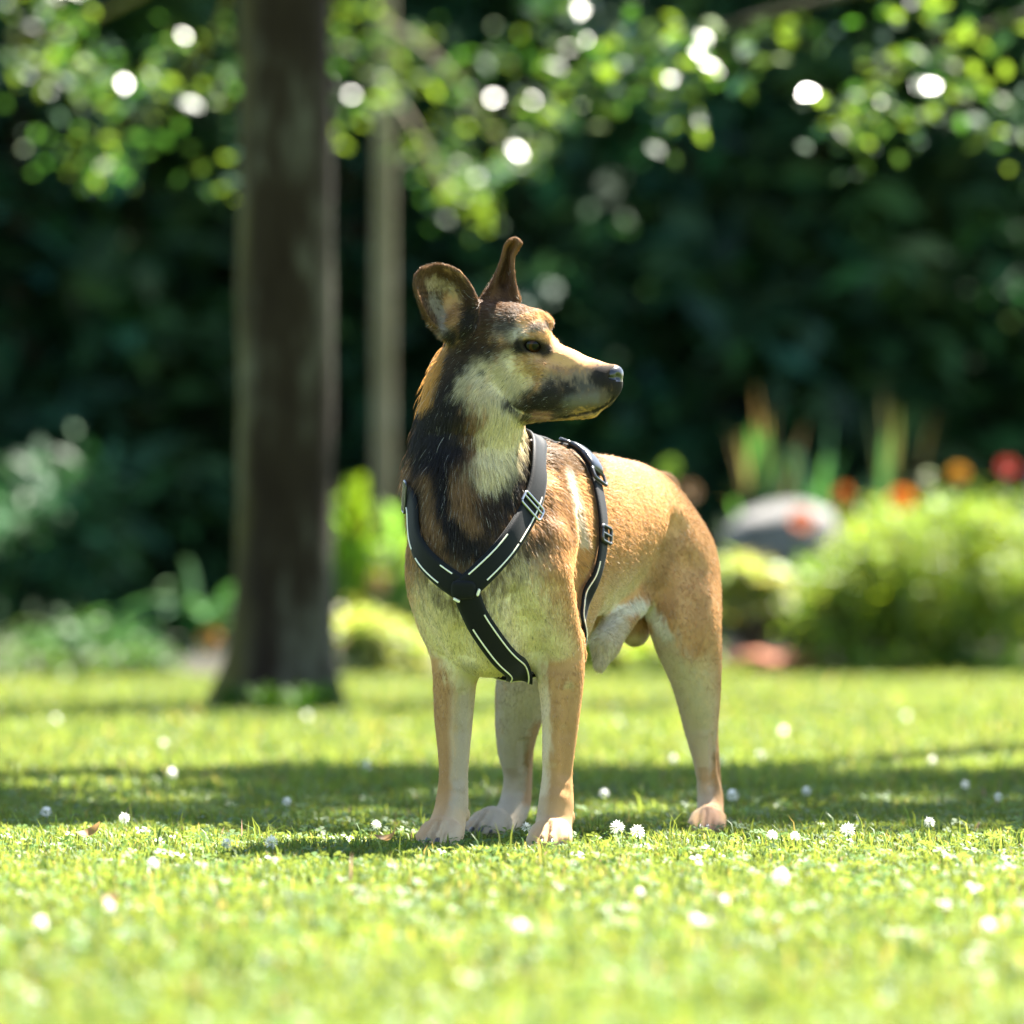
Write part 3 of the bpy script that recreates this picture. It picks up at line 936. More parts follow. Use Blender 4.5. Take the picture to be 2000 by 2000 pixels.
for l, a, b in ((-.70, .0, .24), (.70, .0, .10), (.70, .86, 1.0), (-.70, .86, 1.0)): piping(o, t, nr_, l, a, b)
GIRTH = (o, t, nr_)
o, t, nr_ = strap('back_strap', [B(-0.03, 0, .575), B(-0.08, 0, .575), B(-0.14, 0, .575), B(-0.205, 0, .57)], 0.022, n=40)

# padded joint where the three straps meet, folded over them
def patch(px, py, w, h, off, rot, name, mat, parent, bulge=0.002):
    p, n = cast(px, py)
    x = np.array((math.cos(rot), 0, math.sin(rot))); x -= (x @ n) * n; x /= np.linalg.norm(x); y = np.cross(n, x)
    V, F = [], []
    k = 10
    for i in range(k + 1):
        for j in range(k + 1):
            a, b = i / k * 2 - 1, j / k * 2 - 1
            g = p + x * a * w / 2 * (1 - .18 * abs(b) ** 3) + y * b * h / 2 * (1 - .18 * abs(a) ** 3)
            d, nn = df_sample(g[None]); g = g - n * (d[0] - off - bulge * (1 - max(abs(a), abs(b)) ** 4))
            V.append(g)
    m = (k + 1) ** 2
    V = np.array(V); V = np.concatenate([V, V - n * 0.004])
    for i in range(k):
        for j in range(k):
            q = i * (k + 1) + j
            F.append((q, q + k + 1, q + k + 2, q + 1)); F.append((m + q, m + q + 1, m + q + k + 2, m + q + k + 1))
    for i in range(k):
        for q, r in ((i, i + 1), (k * (k + 1) + i + 1, k * (k + 1) + i), ((i + 1) * (k + 1), i * (k + 1)), (i * (k + 1) + k, (i + 1) * (k + 1) + k)):
            F.append((q, r, m + r, m + q))
    return np_obj(name, V - HINV, np.array(F), mat, parent)
patch(906, 1148, 0.034, 0.026, 0.0125, math.radians(0), 'joint_pad', mat_web, harness)
for px, py, rot in ((895, 1162, -0.6), (931, 1152, 1.3)):
    patch(px, py, 0.010, 0.0035, 0.0150, rot, 'piping', mat_piping, harness, 0.0008)

def frame_ring(center, x, y, n, w, h, rad, name, mat, parent, bars=()):
    """rectangular ladder buckle: rounded outer ring with optional cross bars"""
    pts = []
    c = min(w, h) * 0.22
    for sx, sy, a0 in ((1, 1, 0), (-1, 1, 90), (-1, -1, 180), (1, -1, 270)):
        for k in range(6):
            a = math.radians(a0 + 90 * k / 5)
            pts.append(center + x * (sx * (w / 2 - c) + c * math.cos(a)) + y * (sy * (h / 2 - c) + c * math.sin(a)))
    pts.append(pts[0]); pts.append(pts[1])
    V, F = tube(pts, rad, 8)
    for b in bars:
        V2, F2 = tube([center + x * (b * w / 2) - y * h / 2, center + x * (b * w / 2), center + x * (b * w / 2) + y * h / 2], rad * .9, 8)
        F = np.concatenate([F, F2 + len(V)]); V = np.concatenate([V, V2])
    return np_obj(name, V - HINV, F, mat, parent)

def at_strap(S, tt):
    ob, top, nr = S
    i = int(round(tt * (len(top) - 1))); m = top.shape[1] // 2
    t = top[min(i + 2, len(top) - 1), m] - top[max(i - 2, 0), m]; t /= np.linalg.norm(t)
    n = nr[i]; s = np.cross(n, t); s /= np.linalg.norm(s)
    return top[i, m], t, s, n

def nearest_t(S, px, py):
    u, v = project(S[1][:, S[1].shape[1] // 2]); n = len(u)
    _, nn = S[1], S[2]
    d = np.hypot(u - px, v - py) + np.where(S[2][:, 1] > 0.4, 500, 0)
    return int(np.argmin(d)) / (n - 1)

c, t, s, n = at_strap(RIGHT, nearest_t(RIGHT, 1036, 985))
frame_ring(c + n * .0015, t, s, n, 0.020, 0.042, 0.0019, 'slider_buckle', mat_metal, harness, (0.25,))
c, t, s, n = at_strap(LEFT, nearest_t(LEFT, 797, 968))
frame_ring(c + n * .0015, t, s, n, 0.020, 0.042, 0.0019, 'slider_buckle', mat_plastic, harness, (0.25,))
c, t, s, n = at_strap(GIRTH, nearest_t(GIRTH, 1163, 1046))
frame_ring(c + n * .002, t, s, n, 0.022, 0.033, 0.0026, 'slider_buckle', mat_plastic, harness, (0.0,))

def side_release(S, tt):
    """two-piece side-release buckle: domed body with side slots, prongs and a webbing bar"""
    mids = S[1][:, S[1].shape[1] // 2]
    ln = np.linalg.norm(np.diff(mids, axis=0), axis=1).sum()
    V, F = [], []
    prof = [(-.033, .013, .004), (-.031, .0155, .007), (-.020, .0165, .0095), (-.006, .0165, .0100), (.000, .0150, .0095), (.004, .0135, .0080), (.012, .0165, .0085), (.022, .0165, .0080), (.030, .0150, .0065), (.034, .0125, .004)]
    k = 16
    for l, w, h in prof:
        c, t, s, n = at_strap(S, tt + l / ln)
        for j in range(k):
            a = 2 * math.pi * j / k
            ca, sa = math.cos(a), math.sin(a)
            sq = lambda z: math.copysign(abs(z) ** 0.55, z)
            V.append(c + s * w * sq(ca) + n * (0.001 + h * 0.5 * (sq(sa) + .6)))
    for i in range(len(prof) - 1):
        for j in range(k):
            F.append((i * k + j, i * k + (j + 1) % k, (i + 1) * k + (j + 1) % k, (i + 1) * k + j))
    V = np.array(V); F = np.array(F)
    b = np_obj('side_release_buckle', V - HINV, F, mat_plastic, harness)
    for sg in (-1, 1):
        c, t, s, n = at_strap(S, tt + sg * .041 / ln)
        frame_ring(c + n * .003, t, s, n, 0.018, 0.034, 0.0027, 'strap_bar', mat_plastic, b)
    return b
side_release(GIRTH, nearest_t(GIRTH, 1118, 915))
print('harness', round(time.time() - T0, 1))
# ------------------------------------------------------------------ fur: short strands following the lie of the coat
def grow_fur(n_hair):
    q = BODY_F; tri = np.concatenate([q[:, [0, 1, 2]], q[:, [0, 2, 3]]])
    a, b, c = BODY_V[tri[:, 0]], BODY_V[tri[:, 1]], BODY_V[tri[:, 2]]
    cr = np.cross(b - a, c - a); area = np.linalg.norm(cr, axis=1)
    mid = (a + b + c) / 3
    dens = area.copy()
    head = np.linalg.norm(mid - HEAD_C, axis=1) < 0.17
    dens[head] *= 2.6
    dens[mid[:, 2] < 0.03] *= 0.5
    pick = rng.choice(len(tri), n_hair, p=dens / dens.sum())
    r1 = np.sqrt(rng.random(n_hair)); r2 = rng.random(n_hair)
    w = np.stack([1 - r1, r1 * (1 - r2), r1 * r2], 1)[:, :, None]
    T = tri[pick]
    p = (BODY_V[T] * w).sum(1)
    col = (BODY_COAT[T] * w).sum(1)
    _, n = df_sample(p)
    g = cr[pick] / (area[pick][:, None] + 1e-12)
    n = np.where(((n * g).sum(1) > 0.3)[:, None], n, g)
    keep = np.ones(n_hair, bool)
    # bare: nose leather, eye openings
    h = (p - HEAD_C) / HPX
    f_, r_, u_ = h @ HF, h @ HR, h @ HU
    keep &= ~((((f_ - 219) / 22) ** 2 + (r_ / 29) ** 2 + ((u_ + 13) / 22) ** 2) < 1)
    for c, en, t, up in EYES:
        e = p - (c + en * 0.006)
        keep &= ((e @ t / 0.0175) ** 2 + (e @ up / 0.0115) ** 2 + (e @ en / 0.02) ** 2) > 1
    # bare under the straps
    cell = 0.006
    occ = set()
    key = lambda A: (A[:, 0] * 4000003 + A[:, 1] * 2003 + A[:, 2])
    keys = []
    for G, wd in HARNESS_PTS:
        for off in (-0.010, -0.004, 0.0):
            _, gn = df_sample(G)
            keys.append(key(np.floor((G + gn * off) / cell).astype(np.int64)))
    keys = np.unique(np.concatenate(keys))
    keep &= ~np.isin(key(np.floor(p / cell).astype(np.int64)), keys)
    p, n, col = p[keep], n[keep], col[keep]
    m = len(p)
    d, L = flow(p)
    clump = np.stack([fbm(p, 55, s, 2) for s in (21, 22, 23)], 1)
    d = d + 0.25 * clump + rng.normal(0, 0.09, (m, 3))
    d -= (d * n).sum(1, keepdims=True) * n
    d /= np.linalg.norm(d, axis=1, keepdims=True) + 1e-9
    L = L * np.where(L < .0125, .62, .62 + (L - .0125) * 40).clip(.5, .95) * (0.65 + 0.7 * rng.random(m))
    lift = 0.26 + 0.14 * rng.random(m) + 0.12 * np.clip(clump[:, 0], -1, 1)
    ruff = np.exp(-(((p - P(800, 905, 0.0)) / 0.045) ** 2).sum(1))
    lift = lift + 0.45 * ruff * rng.random(m)
    far = rng.random(m) < 0.02
    lift[far] += 0.25; L[far] *= 1.3
    k = 4
    pos = np.empty((m, k, 3)); pos[:, 0] = p - n * 0.0008
    cur = pos[:, 0].copy()
    for i in range(1, k):
        th = lift * (1.0 - 0.42 * (i - 1))
        step = d * np.cos(th)[:, None] + n * np.sin(th)[:, None]
        cur = cur + step * (L / (k - 1))[:, None]
        pos[:, i] = cur
    rad = (0.00021 + 0.00009 * rng.random(m))[:, None] * np.array([1.0, 0.85, 0.6, 0.12])[None]
    rad *= np.clip(L / 0.007, 0.6, 1.15)[:, None]
    shade = (0.78 + 0.50 * rng.random(m))[:, None]
    dark = rng.random(m) < 0.04
    col = col * shade
    col[dark] *= 0.35
    pale = rng.random(m) < np.where(col.mean(1) < 0.08, 0.016, 0.05)
    col[pale] = col[pale] * 0.5 + WHITE * 0.42
    cu = bpy.data.hair_curves.new('fur')
    cu.add_curves([k] * m)
    cu.attributes['position'].data.foreach_set('vector', (pos - DINV).astype(np.float32).ravel())
    ra = cu.attributes.get('radius') or cu.attributes.new('radius', 'FLOAT', 'POINT')
    ra.data.foreach_set('value', rad.astype(np.float32).ravel())
    ca = cu.attributes.new('coat', 'FLOAT_COLOR', 'CURVE')
    cc = np.ones((m, 4), dtype=np.float32); cc[:, :3] = np.clip(col, 0.005, 0.9)
    ca.data.foreach_set('color', cc.ravel())
    cu.materials.append(mat_fur)
    o = bpy.data.objects.new('fur', cu)
    link(o, dog)
    o['kind'] = 'stuff'
    return o
try:
    scene.cycles_curves.shape = 'RIBBONS'
    scene.cycles_curves.subdivisions = 2
except Exception:
    pass
grow_fur(640000)
print('fur', round(time.time() - T0, 1))
# ------------------------------------------------------------------ setting: lawn, soil of the bed and of the wood
def G(px, py_ground=None, d=None, h=0.0):
    """ground point seen at px, either at distance d from the camera or where the ground shows at py"""
    if d is None:
        d = (CAM_Z - h) * FPX / (py_ground - 1150.0)
    return np.array([(px - 1000.0) / FPX * d, d + CAM_Y, h])

def zed(py, d):
    return CAM_Z + (1150.0 - py) / FPX * d

def noise_ground(name, c1, c2, scale, rough=0.9, c3=None):
    m = bpy.data.materials.new(name); m.use_nodes = True
    nt = m.node_tree; b = nt.nodes['Principled BSDF']
    tc = nt.nodes.new('ShaderNodeTexCoord'); nz = nt.nodes.new('ShaderNodeTexNoise')
    nz.inputs['Scale'].default_value = scale; nz.inputs['Detail'].default_value = 6
    cr = nt.nodes.new('ShaderNodeValToRGB'); cr.color_ramp.elements[0].position = 0.35; cr.color_ramp.elements[1].position = 0.68
    cr.color_ramp.elements[0].color = (*c1, 1); cr.color_ramp.elements[1].color = (*c2, 1)
    nt.links.new(tc.outputs['Object'], nz.inputs['Vector']); nt.links.new(nz.outputs['Fac'], cr.inputs['Fac']); nt.links.new(cr.outputs['Color'], b.inputs['Base Color'])
    bp = nt.nodes.new('ShaderNodeBump'); bp.inputs['Strength'].default_value = 0.6; bp.inputs['Distance'].default_value = 0.02
    nt.links.new(nz.outputs['Fac'], bp.inputs['Height']); nt.links.new(bp.outputs['Normal'], b.inputs['Normal'])
    b.inputs['Roughness'].default_value = rough; b.inputs['Specular IOR Level'].default_value = 0.15
    return m
mat_lawn = noise_ground('lawn_turf', (0.060, 0.095, 0.018), (0.115, 0.165, 0.030), 14)
mat_soil = noise_ground('bed_soil', (0.010, 0.009, 0.006), (0.030, 0.026, 0.014), 9)

lawn = np_obj('lawn', np.array([(-400, -60, 0), (400, -60, 0), (400, 700, 0), (-400, 700, 0)]), np.array([(0, 1, 2, 3)]), mat_lawn, smooth=False)
lawn['kind'] = 'structure'
# soil of the flower bed and wood floor: a sheet with a wavy front edge, slightly mounded
def soil_sheet():
    xs = np.linspace(-40, 40, 161); V, F = [], []
    rows = [0, .25, .8, 2, 6, 14, 30, 60]
    for x in xs:
        edge = 14.9 + 0.35 * math.sin(x * 1.1 + .4) + 0.15 * math.sin(x * 3.1) + 0.02 * x * x * (abs(x) < 12)
        for r in rows:
            V.append((x, edge + r, 0.004 + min(r, 1.0) * 0.10 + 0.02 * math.sin(x * 2.3 + r)* (r > 0)))
    k = len(rows)
    for i in range(len(xs) - 1):
        for j in range(k - 1):
            F.append((i * k + j, (i + 1) * k + j, (i + 1) * k + j + 1, i * k + j + 1))
    return np.array(V), np.array(F)
sv, sf = soil_sheet()
bed = np_obj('flower_bed_soil', sv, sf, mat_soil)
bed['kind'] = 'structure'

# ------------------------------------------------------------------ foliage materials
def leaf_material(name, trans, rough, spec=0.5, tint=(1.25, 1.25, 0.55)):
    m = bpy.data.materials.new(name); m.use_nodes = True
    nt = m.node_tree; b = nt.nodes['Principled BSDF']; out = nt.nodes['Material Output']
    a = nt.nodes.new('ShaderNodeAttribute'); a.attribute_name = 'leaf'
    nt.links.new(a.outputs['Color'], b.inputs['Base Color'])
    b.inputs['Roughness'].default_value = rough; b.inputs['Specular IOR Level'].default_value = spec
    mul = nt.nodes.new('ShaderNodeMix'); mul.data_type = 'RGBA'; mul.blend_type = 'MULTIPLY'; mul.inputs[0].default_value = 1.0
    mul.inputs[7].default_value = (*tint, 1)
    nt.links.new(a.outputs['Color'], mul.inputs[6])
    t = nt.nodes.new('ShaderNodeBsdfTranslucent'); nt.links.new(mul.outputs[2], t.inputs['Color'])
    mx = nt.nodes.new('ShaderNodeMixShader'); mx.inputs['Fac'].default_value = trans
    nt.links.new(b.outputs['BSDF'], mx.inputs[1]); nt.links.new(t.outputs['BSDF'], mx.inputs[2]); nt.links.new(mx.outputs['Shader'], out.inputs['Surface'])
    return m
mat_leaf = leaf_material('broad_leaf', 0.40, 0.30, 0.9, (1.5, 1.5, .5))
mat_shrub = leaf_material('shrub_leaf', 0.45, 0.5, 0.18, (1.35, 1.3, .5))
mat_dark = leaf_material('shade_leaf', 0.25, 0.6, 0.15, (1.2, 1.25, .8))
mat_grass = leaf_material('grass_blade', 0.45, 0.45, 0.14, (2.8, 1.52, 2.2))
mat_clover = leaf_material('clover_leaf', 0.40, 0.5, 0.22, (2.8, 1.52, 2.2))

def bark(name, c1, c2, c3, moss=None):
    m = bpy.data.materials.new(name); m.use_nodes = True
    nt = m.node_tree; b = nt.nodes['Principled BSDF']
    tc = nt.nodes.new('ShaderNodeTexCoord'); mp = nt.nodes.new('ShaderNodeMapping'); mp.inputs['Scale'].default_value = (1, 1, 0.35)
    nt.links.new(tc.outputs['Object'], mp.inputs['Vector'])
    nz = nt.nodes.new('ShaderNodeTexNoise'); nz.inputs['Scale'].default_value = 6; nz.inputs['Detail'].default_value = 9; nz.inputs['Roughness'].default_value = 0.65
    nt.links.new(mp.outputs['Vector'], nz.inputs['Vector'])
    cr = nt.nodes.new('ShaderNodeValToRGB'); e = cr.color_ramp.elements
    e[0].position = 0.36; e[0].color = (*c1, 1); e[1].position = 0.66; e[1].color = (*c3, 1)
    x = e.new(0.5); x.color = (*c2, 1)
    nt.links.new(nz.outputs['Fac'], cr.inputs['Fac'])
    col = cr.outputs['Color']
    if moss:
        # moss on the left side, brightened to paint the lit edge there
        sep = nt.nodes.new('ShaderNodeSeparateXYZ'); nt.links.new(tc.outputs['Object'], sep.inputs['Vector'])
        n2 = nt.nodes.new('ShaderNodeTexNoise'); n2.inputs['Scale'].default_value = 5; nt.links.new(tc.outputs['Object'], n2.inputs['Vector'])
        ma = nt.nodes.new('ShaderNodeMath'); ma.operation = 'MULTIPLY_ADD'; ma.inputs[1].default_value = 0.10; nt.links.new(n2.outputs['Fac'], ma.inputs[0]); nt.links.new(sep.outputs['X'], ma.inputs[2])
        mr = nt.nodes.new('ShaderNodeMapRange'); mr.inputs['From Min'].default_value = -0.02; mr.inputs['From Max'].default_value = -0.12; nt.links.new(ma.outputs[0], mr.inputs['Value'])
        mx = nt.nodes.new('ShaderNodeMix'); mx.data_type = 'RGBA'; mx.inputs[7].default_value = (*moss, 1)
        nt.links.new(mr.outputs['Result'], mx.inputs[0]); nt.links.new(col, mx.inputs[6]); col = mx.outputs[2]
    nt.links.new(col, b.inputs['Base Color'])
    bp = nt.nodes.new('ShaderNodeBump'); bp.inputs['Strength'].default_value = 0.8; bp.inputs['Distance'].default_value = 0.03
    nt.links.new(nz.outputs['Fac'], bp.inputs['Height']); nt.links.new(bp.outputs['Normal'], b.inputs['Normal'])
    b.inputs['Roughness'].default_value = 0.9; b.inputs['Specular IOR Level'].default_value = 0.15
    return m
mat_bark = bark('mossy_bark', (0.009, 0.005, 0.002), (0.015, 0.010, 0.005), (0.075, 0.072, 0.050), (0.085, 0.075, 0.020))
mat_bark2 = bark('pale_bark', (0.085, 0.072, 0.040), (0.125, 0.105, 0.062), (0.17, 0.145, 0.10))
mat_bark3 = bark('grey_bark', (0.16, 0.15, 0.14), (0.25, 0.24, 0.23), (0.36, 0.35, 0.34))
mat_bark4 = bark('dark_bark', (0.03, 0.022, 0.015), (0.05, 0.04, 0.028), (0.08, 0.07, 0.05))

# ------------------------------------------------------------------ foliage geometry
def leaves(centers, size, colors, up=0.6, aspect=0.55, droop=0.25, r=rng):
    """one folded, pointed leaf (two facets) per centre; returns verts, quads, per-vertex colours"""
    c = np.asarray(centers); n = len(c)
    size = np.broadcast_to(np.asarray(size, float), (n,))
    nr = r.normal(0, 1, (n, 3)); nr[:, 2] = np.abs(nr[:, 2]) + up * 2; nr /= np.linalg.norm(nr, axis=1, keepdims=True)
    t = r.normal(0, 1, (n, 3)); t[:, 2] -= droop * 2; t -= (t * nr).sum(1, keepdims=True) * nr; t /= np.linalg.norm(t, axis=1, keepdims=True)
    s = np.cross(nr, t)
    L = (size * (0.7 + 0.6 * r.random(n)))[:, None]; W = L * aspect / 2
    V = np.stack([c, c + t * L * .48 + s * W + nr * W * .25, c + t * L - nr * L * .08, c + t * L * .48 - s * W + nr * W * .25], 1)
    F = np.arange(n * 4).reshape(n, 4)
    return V.reshape(-1, 3), F, np.repeat(colors, 4, axis=0)

def tint(n, base, var=0.25, r=rng, alt=None, p=0.0):
    k = (1 + var * r.normal(0, 1, (n, 1))).clip(.4, 1.9)
    c = np.asarray(base)[None] * k * (1 + 0.12 * r.normal(0, 1, (n, 3)))
    if alt is not None:
        m = r.random(n) < p
        c[m] = np.asarray(alt)[None] * k[m]
    return np.clip(c, 0.004, 0.8)

def leaf_obj(name, centers, size, colors, mat, parent, origin, **kw):
    V, F, C = leaves(centers, size, colors, **kw)
    o = np_obj(name, V - origin, F, mat, parent, smooth=False)
    set_color(o.data, 'leaf', C)
    return o

def clumps(c, rad, n_clump, per, spread, shell=0.55, r=rng):
    """leaf positions gathered in clumps through an ellipsoid, denser towards its outside"""
    d = r.normal(0, 1, (n_clump, 3)); d /= np.linalg.norm(d, axis=1, keepdims=True)
    q = shell + (1 - shell) * r.random((n_clump, 1)) ** .6
    cc = np.asarray(c) + d * q * np.asarray(rad)
    p = np.repeat(cc, per, axis=0) + r.normal(0, spread, (n_clump * per, 3)) * np.array((1, 1, .7))
    return p, cc

def wood_tubes(paths, origin):
    V, F, k = [], [], 0
    for pts, rad in paths:
        v, f = tube(pts, rad, 10)
        V.append(v); F.append(f + k); k += len(v)
    return np.concatenate(V) - origin, np.concatenate(F)

def trunk_path(base, top, r0, r1, n=26, flare=0.5, wob=0.02, seed=1):
    rr = np.random.default_rng(seed)
    t = np.linspace(0, 1, n)[:, None]
    p = np.asarray(base) * (1 - t) + np.asarray(top) * t
    ph = rr.random(2) * 6
    p[:, 0] += wob * np.sin(t[:, 0] * 7 + ph[0]); p[:, 1] += wob * np.sin(t[:, 0] * 6 + ph[1])
    z = p[:, 2] - base[2]
    rad = (r0 * (1 - t[:, 0]) + r1 * t[:, 0]) * (1 + flare * np.exp(-np.clip(z, 0, None) / 0.16))
    return p, rad

def fat_trunk(path, rad, origin, seed, sides=40):
    """trunk with furrows, bumps and root flare rather than a smooth pipe"""
    V, F = tube(path, rad, sides)
    n = len(path)
    cen = np.repeat(path, sides, axis=0); d = V - cen
    nz = fbm(V * np.array((1, 1, .35)), 7, seed, 3) * .07 + fbm(V * np.array((1, 1, .2)), 26, seed + 5, 2) * .035
    z = V[:, 2:3]
    a = np.arctan2(d[:, 1], d[:, 0])
    root = 0.22 * np.exp(-np.clip(V[:, 2], 0, None) / .14) * np.cos(a * 5 + seed)
    return cen + d * (1 + nz + root)[:, None] - origin, F

def broad_tree(name, base, top, r0, r1, label, mat, crowns, limbs=(), group=None, leaf=0.10, color=(.06, .12, .02), lmat=None, alt=None, palt=0.0, seed=1, flare=.5, wob=.02, cat='tree', up=.3, shape=None):
    r = np.random.default_rng(seed)
    root = empty(name, tuple(base)); o = np.asarray(base, float)
    tag(root, label, cat, group)
    path, rad = trunk_path(base, top, r0, r1, 60, flare, wob, seed)
    V, F = fat_trunk(path, rad, o, seed)
    np_obj('trunk', V, F, mat, root)
    pts, sizes = [], []
    def limb_obj(line, rads):
        V, F = tube(line, rads, 10)
        np_obj('limb', V - o, F, mat, root)
    for cr in crowns:
        c, rd, ncl, per, spread = cr[:5]
        p, cc = clumps(c, rd, ncl, per, spread, r=r)
        pts.append(p); sizes.append(np.full(len(p), cr[5] if len(cr) > 5 else leaf))
        if len(cr) > 5:                                  # a crown proper is carried by limbs from the trunk
            k = np.argmin(np.abs(path[:, 2] - (c[2] - rd[2] * .8)))
            for e in cc[:: max(1, len(cc) // 7)]:
                s = path[k]; m = (s + e) / 2 + np.array((0, 0, .25 * rd[2])) * r.random()
                limb_obj(cr_path([s, m, e], 10), np.linspace(rad[k] * .45, .012, 10))
    for a, b, c, ra, rb in limbs:
        limb_obj(cr_path([a, b, c], 16), np.linspace(ra, rb, 16))
    p = np.concatenate(pts); sz = np.concatenate(sizes)
    ok = p[:, 2] > 0.02
    if shape is not None: ok &= shape(p)
    p, sz = p[ok], sz[ok]
    leaf_obj('crown', p, sz, tint(len(p), color, .3, r, alt, palt), lmat or mat_leaf, root, o, up=up, r=r)
    return root

# ---- big mossy trunk left of the dog; its low boughs hang into the top of the view
b1 = G(545, 1395)
d1 = b1[1] - CAM_Y
t1 = np.array([(541 - 1000) / FPX * d1, b1[1], 9.0])
def low(px, py, d): return np.array([(px - 1000) / FPX * d, d + CAM_Y, zed(py, d)])
def sag(px, py, d, rx, rz, ncl, per=5, sp=.06): return (low(px, py, d), (rx, .5, rz), ncl, per, sp)
YG = (.105, .160, .030)
DG = (.028, .075, .022)
broad_tree('tree', b1, t1, .142, .10, 'large tree with a thick dark mossy trunk standing left of the dog', mat_bark,
           [((t1[0] - 1.0, t1[1] + .5, 8.0), (2.4, 2.4, 1.8), 60, 20, .22, .2), ((1.95, 12.3, 6.5), (1.2, .30, .25), 22, 24, .12, .2),  # second crown: unseen clump added to shade the foot of the trunk
            sag(60, 60, 19.5, .20, .12, 9), sag(170, 110, 19.5, .22, .13, 12), sag(260, 190, 20, .22, .13, 12), sag(360, 150, 19, .20, .12, 8),
            sag(215, 300, 20, .14, .09, 6), sag(440, 300, 19, .12, .10, 4), sag(90, 250, 21, .20, .12, 4), sag(440, 150, 19.3, .10, .06, 4)],
           limbs=[(t1 * [1, 1, 0] + [0, 0, 2.9], low(330, -60, 19.2), low(20, 90, 19.8), .022, .006),
                  (t1 * [1, 1, 0] + [0, 0, 2.8], low(420, 60, 19.2), low(210, 290, 19.8), .016, .004)],
           leaf=.058, color=DG, alt=YG, palt=.45, seed=3, flare=.35)
# ---- slim pale tree behind it
b2 = G(757, d=25.0)
t2 = b2 + np.array((-.08, 0, 8.0))
broad_tree('tree', b2, t2, .047, .04, 'slim tree with a straight pale olive trunk between the large trunk and the dog', mat_bark2,
           [((t2[0], t2[1], 7.6), (1.6, 1.6, 1.3), 36, 16, .2, .2),
            sag(690, 170, 23.5, .22, .15, 9), sag(790, 130, 23, .28, .16, 13), sag(880, 220, 23.5, .28, .14, 12), sag(960, 300, 23.5, .24, .12, 10), sag(850, 350, 23, .22, .12, 11),
            sag(930, 400, 23.5, .12, .08, 4), sag(720, 40, 24, .25, .14, 7), sag(980, 150, 24, .25, .15, 7)],
           limbs=[(b2 + np.array((-.02, 0, 2.8)), low(860, 120, 24), low(1010, 320, 23.5), .014, .004), (b2 + np.array((-.02, 0, 2.5)), low(800, 230, 24), low(880, 390, 23.2), .011, .004)],
           leaf=.058, color=DG, alt=YG, palt=.45, seed=5, flare=.2, wob=.015)
# ---- tree just outside the view on the right: its crown shades the band of lawn behind the dog, its boughs hang in at the top right
def gaps(p):
    # the unseen high crown is cut to keep the dog sunlit and break the shade
    q = np.stack([p[:, 0] - p[:, 2] * .397, p[:, 1] - p[:, 2] * .546, p[:, 2] * 0], 1)
    n = fbm(q * np.array((.9, 1.6, 1)), 1.0, 77, 3)
    hole = np.exp(-((q[:, 0] + .85) / .45) ** 2 - ((q[:, 1] - 2.3) / .38) ** 2)
    return (p[:, 2] < 5) | ((q[:, 1] > .26 + .16 * n) & (n < .30) & (hole < .45))
b4 = np.array((3.2, 8.6, 0.0)); t4 = np.array((3.8, 7.3, 10.6))
broad_tree('tree', b4, t4, .17, .09, 'tree at the right whose leafy boughs hang across the top right', mat_bark4,
           [((3.96, 7.25, 10.0), (3.4, 1.30, .50), 150, 40, .22, .27),
            sag(1280, 120, 17.5, .26, .13, 12), sag(1390, 110, 17.2, .20, .10, 12), sag(1190, 60, 18, .26, .12, 9), sag(1130, 170, 18.5, .16, .10, 6), sag(1340, 230, 18, .18, .10, 5),
            sag(1500, 60, 18, .24, .10, 6), sag(1640, 270, 17.3, .14, .09, 5), sag(1730, 220, 17.2, .18, .12, 9), sag(1790, 150, 17.2, .18, .10, 8), sag(1810, 50, 17, .22, .10, 8), sag(1930, 100, 17, .2, .12, 7), sag(1900, 250, 17.6, .2, .14, 4)],
           limbs=[(np.array((3.25, 8.8, 2.6)), low(1750, -40, 17.3), low(1230, 110, 17.6), .03, .006), (np.array((3.25, 8.8, 2.4)), low(1900, 60, 17.2), low(1640, 290, 17.3), .02, .005)],
           leaf=.058, color=DG, alt=YG, palt=.45, seed=9, shape=gaps)
# ---- leaning grey trunk cut by the right edge of the view
b5 = G(2010, d=26.0) * np.array((1, 1, 1)); b5[0] = (1950 - 1000) / FPX * 26.0
t5 = np.array([4.0, 22.0, 6.0])
broad_tree('tree', b5, t5, .075, .05, 'leaning grey trunk at the right edge behind the red flower', mat_bark3,
           [((t5[0], t5[1], 6.0), (1.2, 1.2, 1.0), 26, 20, .2, .2)], leaf=.11, color=(.04, .08, .015), lmat=mat_dark, seed=12, flare=.1)

# ---- dark wood behind: evergreens in staggered rows, boughs to the ground, then tall trees closing the back
def evergreen(base, h, rad, seed, color):
    r = np.random.default_rng(seed); o = np.asarray(base, float)
    root = empty('evergreen_tree', tuple(base))
    path, rd = trunk_path(o, o + np.array((0, 0, h)), .12, .02, 20, .2, .01, seed)
    V, F = wood_tubes([(path, rd)], o); np_obj('trunk', V, F, mat_bark4, root)
    pts = []; z = 0.15
    while z < h:
        R = rad * (1 - z / h) ** .7 + .1
        nb = 6
        a0 = r.random() * 6.28
        for i in range(nb):
            a = a0 + 6.28 * i / nb + r.normal(0, .25); Rb = R * (.65 + .5 * r.random())
            m = int(10 + 16 * Rb)
            t = r.random(m) ** .7
            x = np.stack([np.cos(a) * t * Rb, np.sin(a) * t * Rb, z + .25 * t * Rb - .45 * t ** 2 * Rb], 1)
            x += r.normal(0, .09, (m, 3)) * np.array((1, 1, .5))
            pts.append(x)
        z += .30 + .02 * z
    p = np.concatenate(pts) + o
    p = p[p[:, 2] > .03]
    leaf_obj('crown', p, .34, tint(len(p), color, .35, r), mat_dark, root, o, up=.5, aspect=.45, droop=.5, r=r)
    return root
k = 0
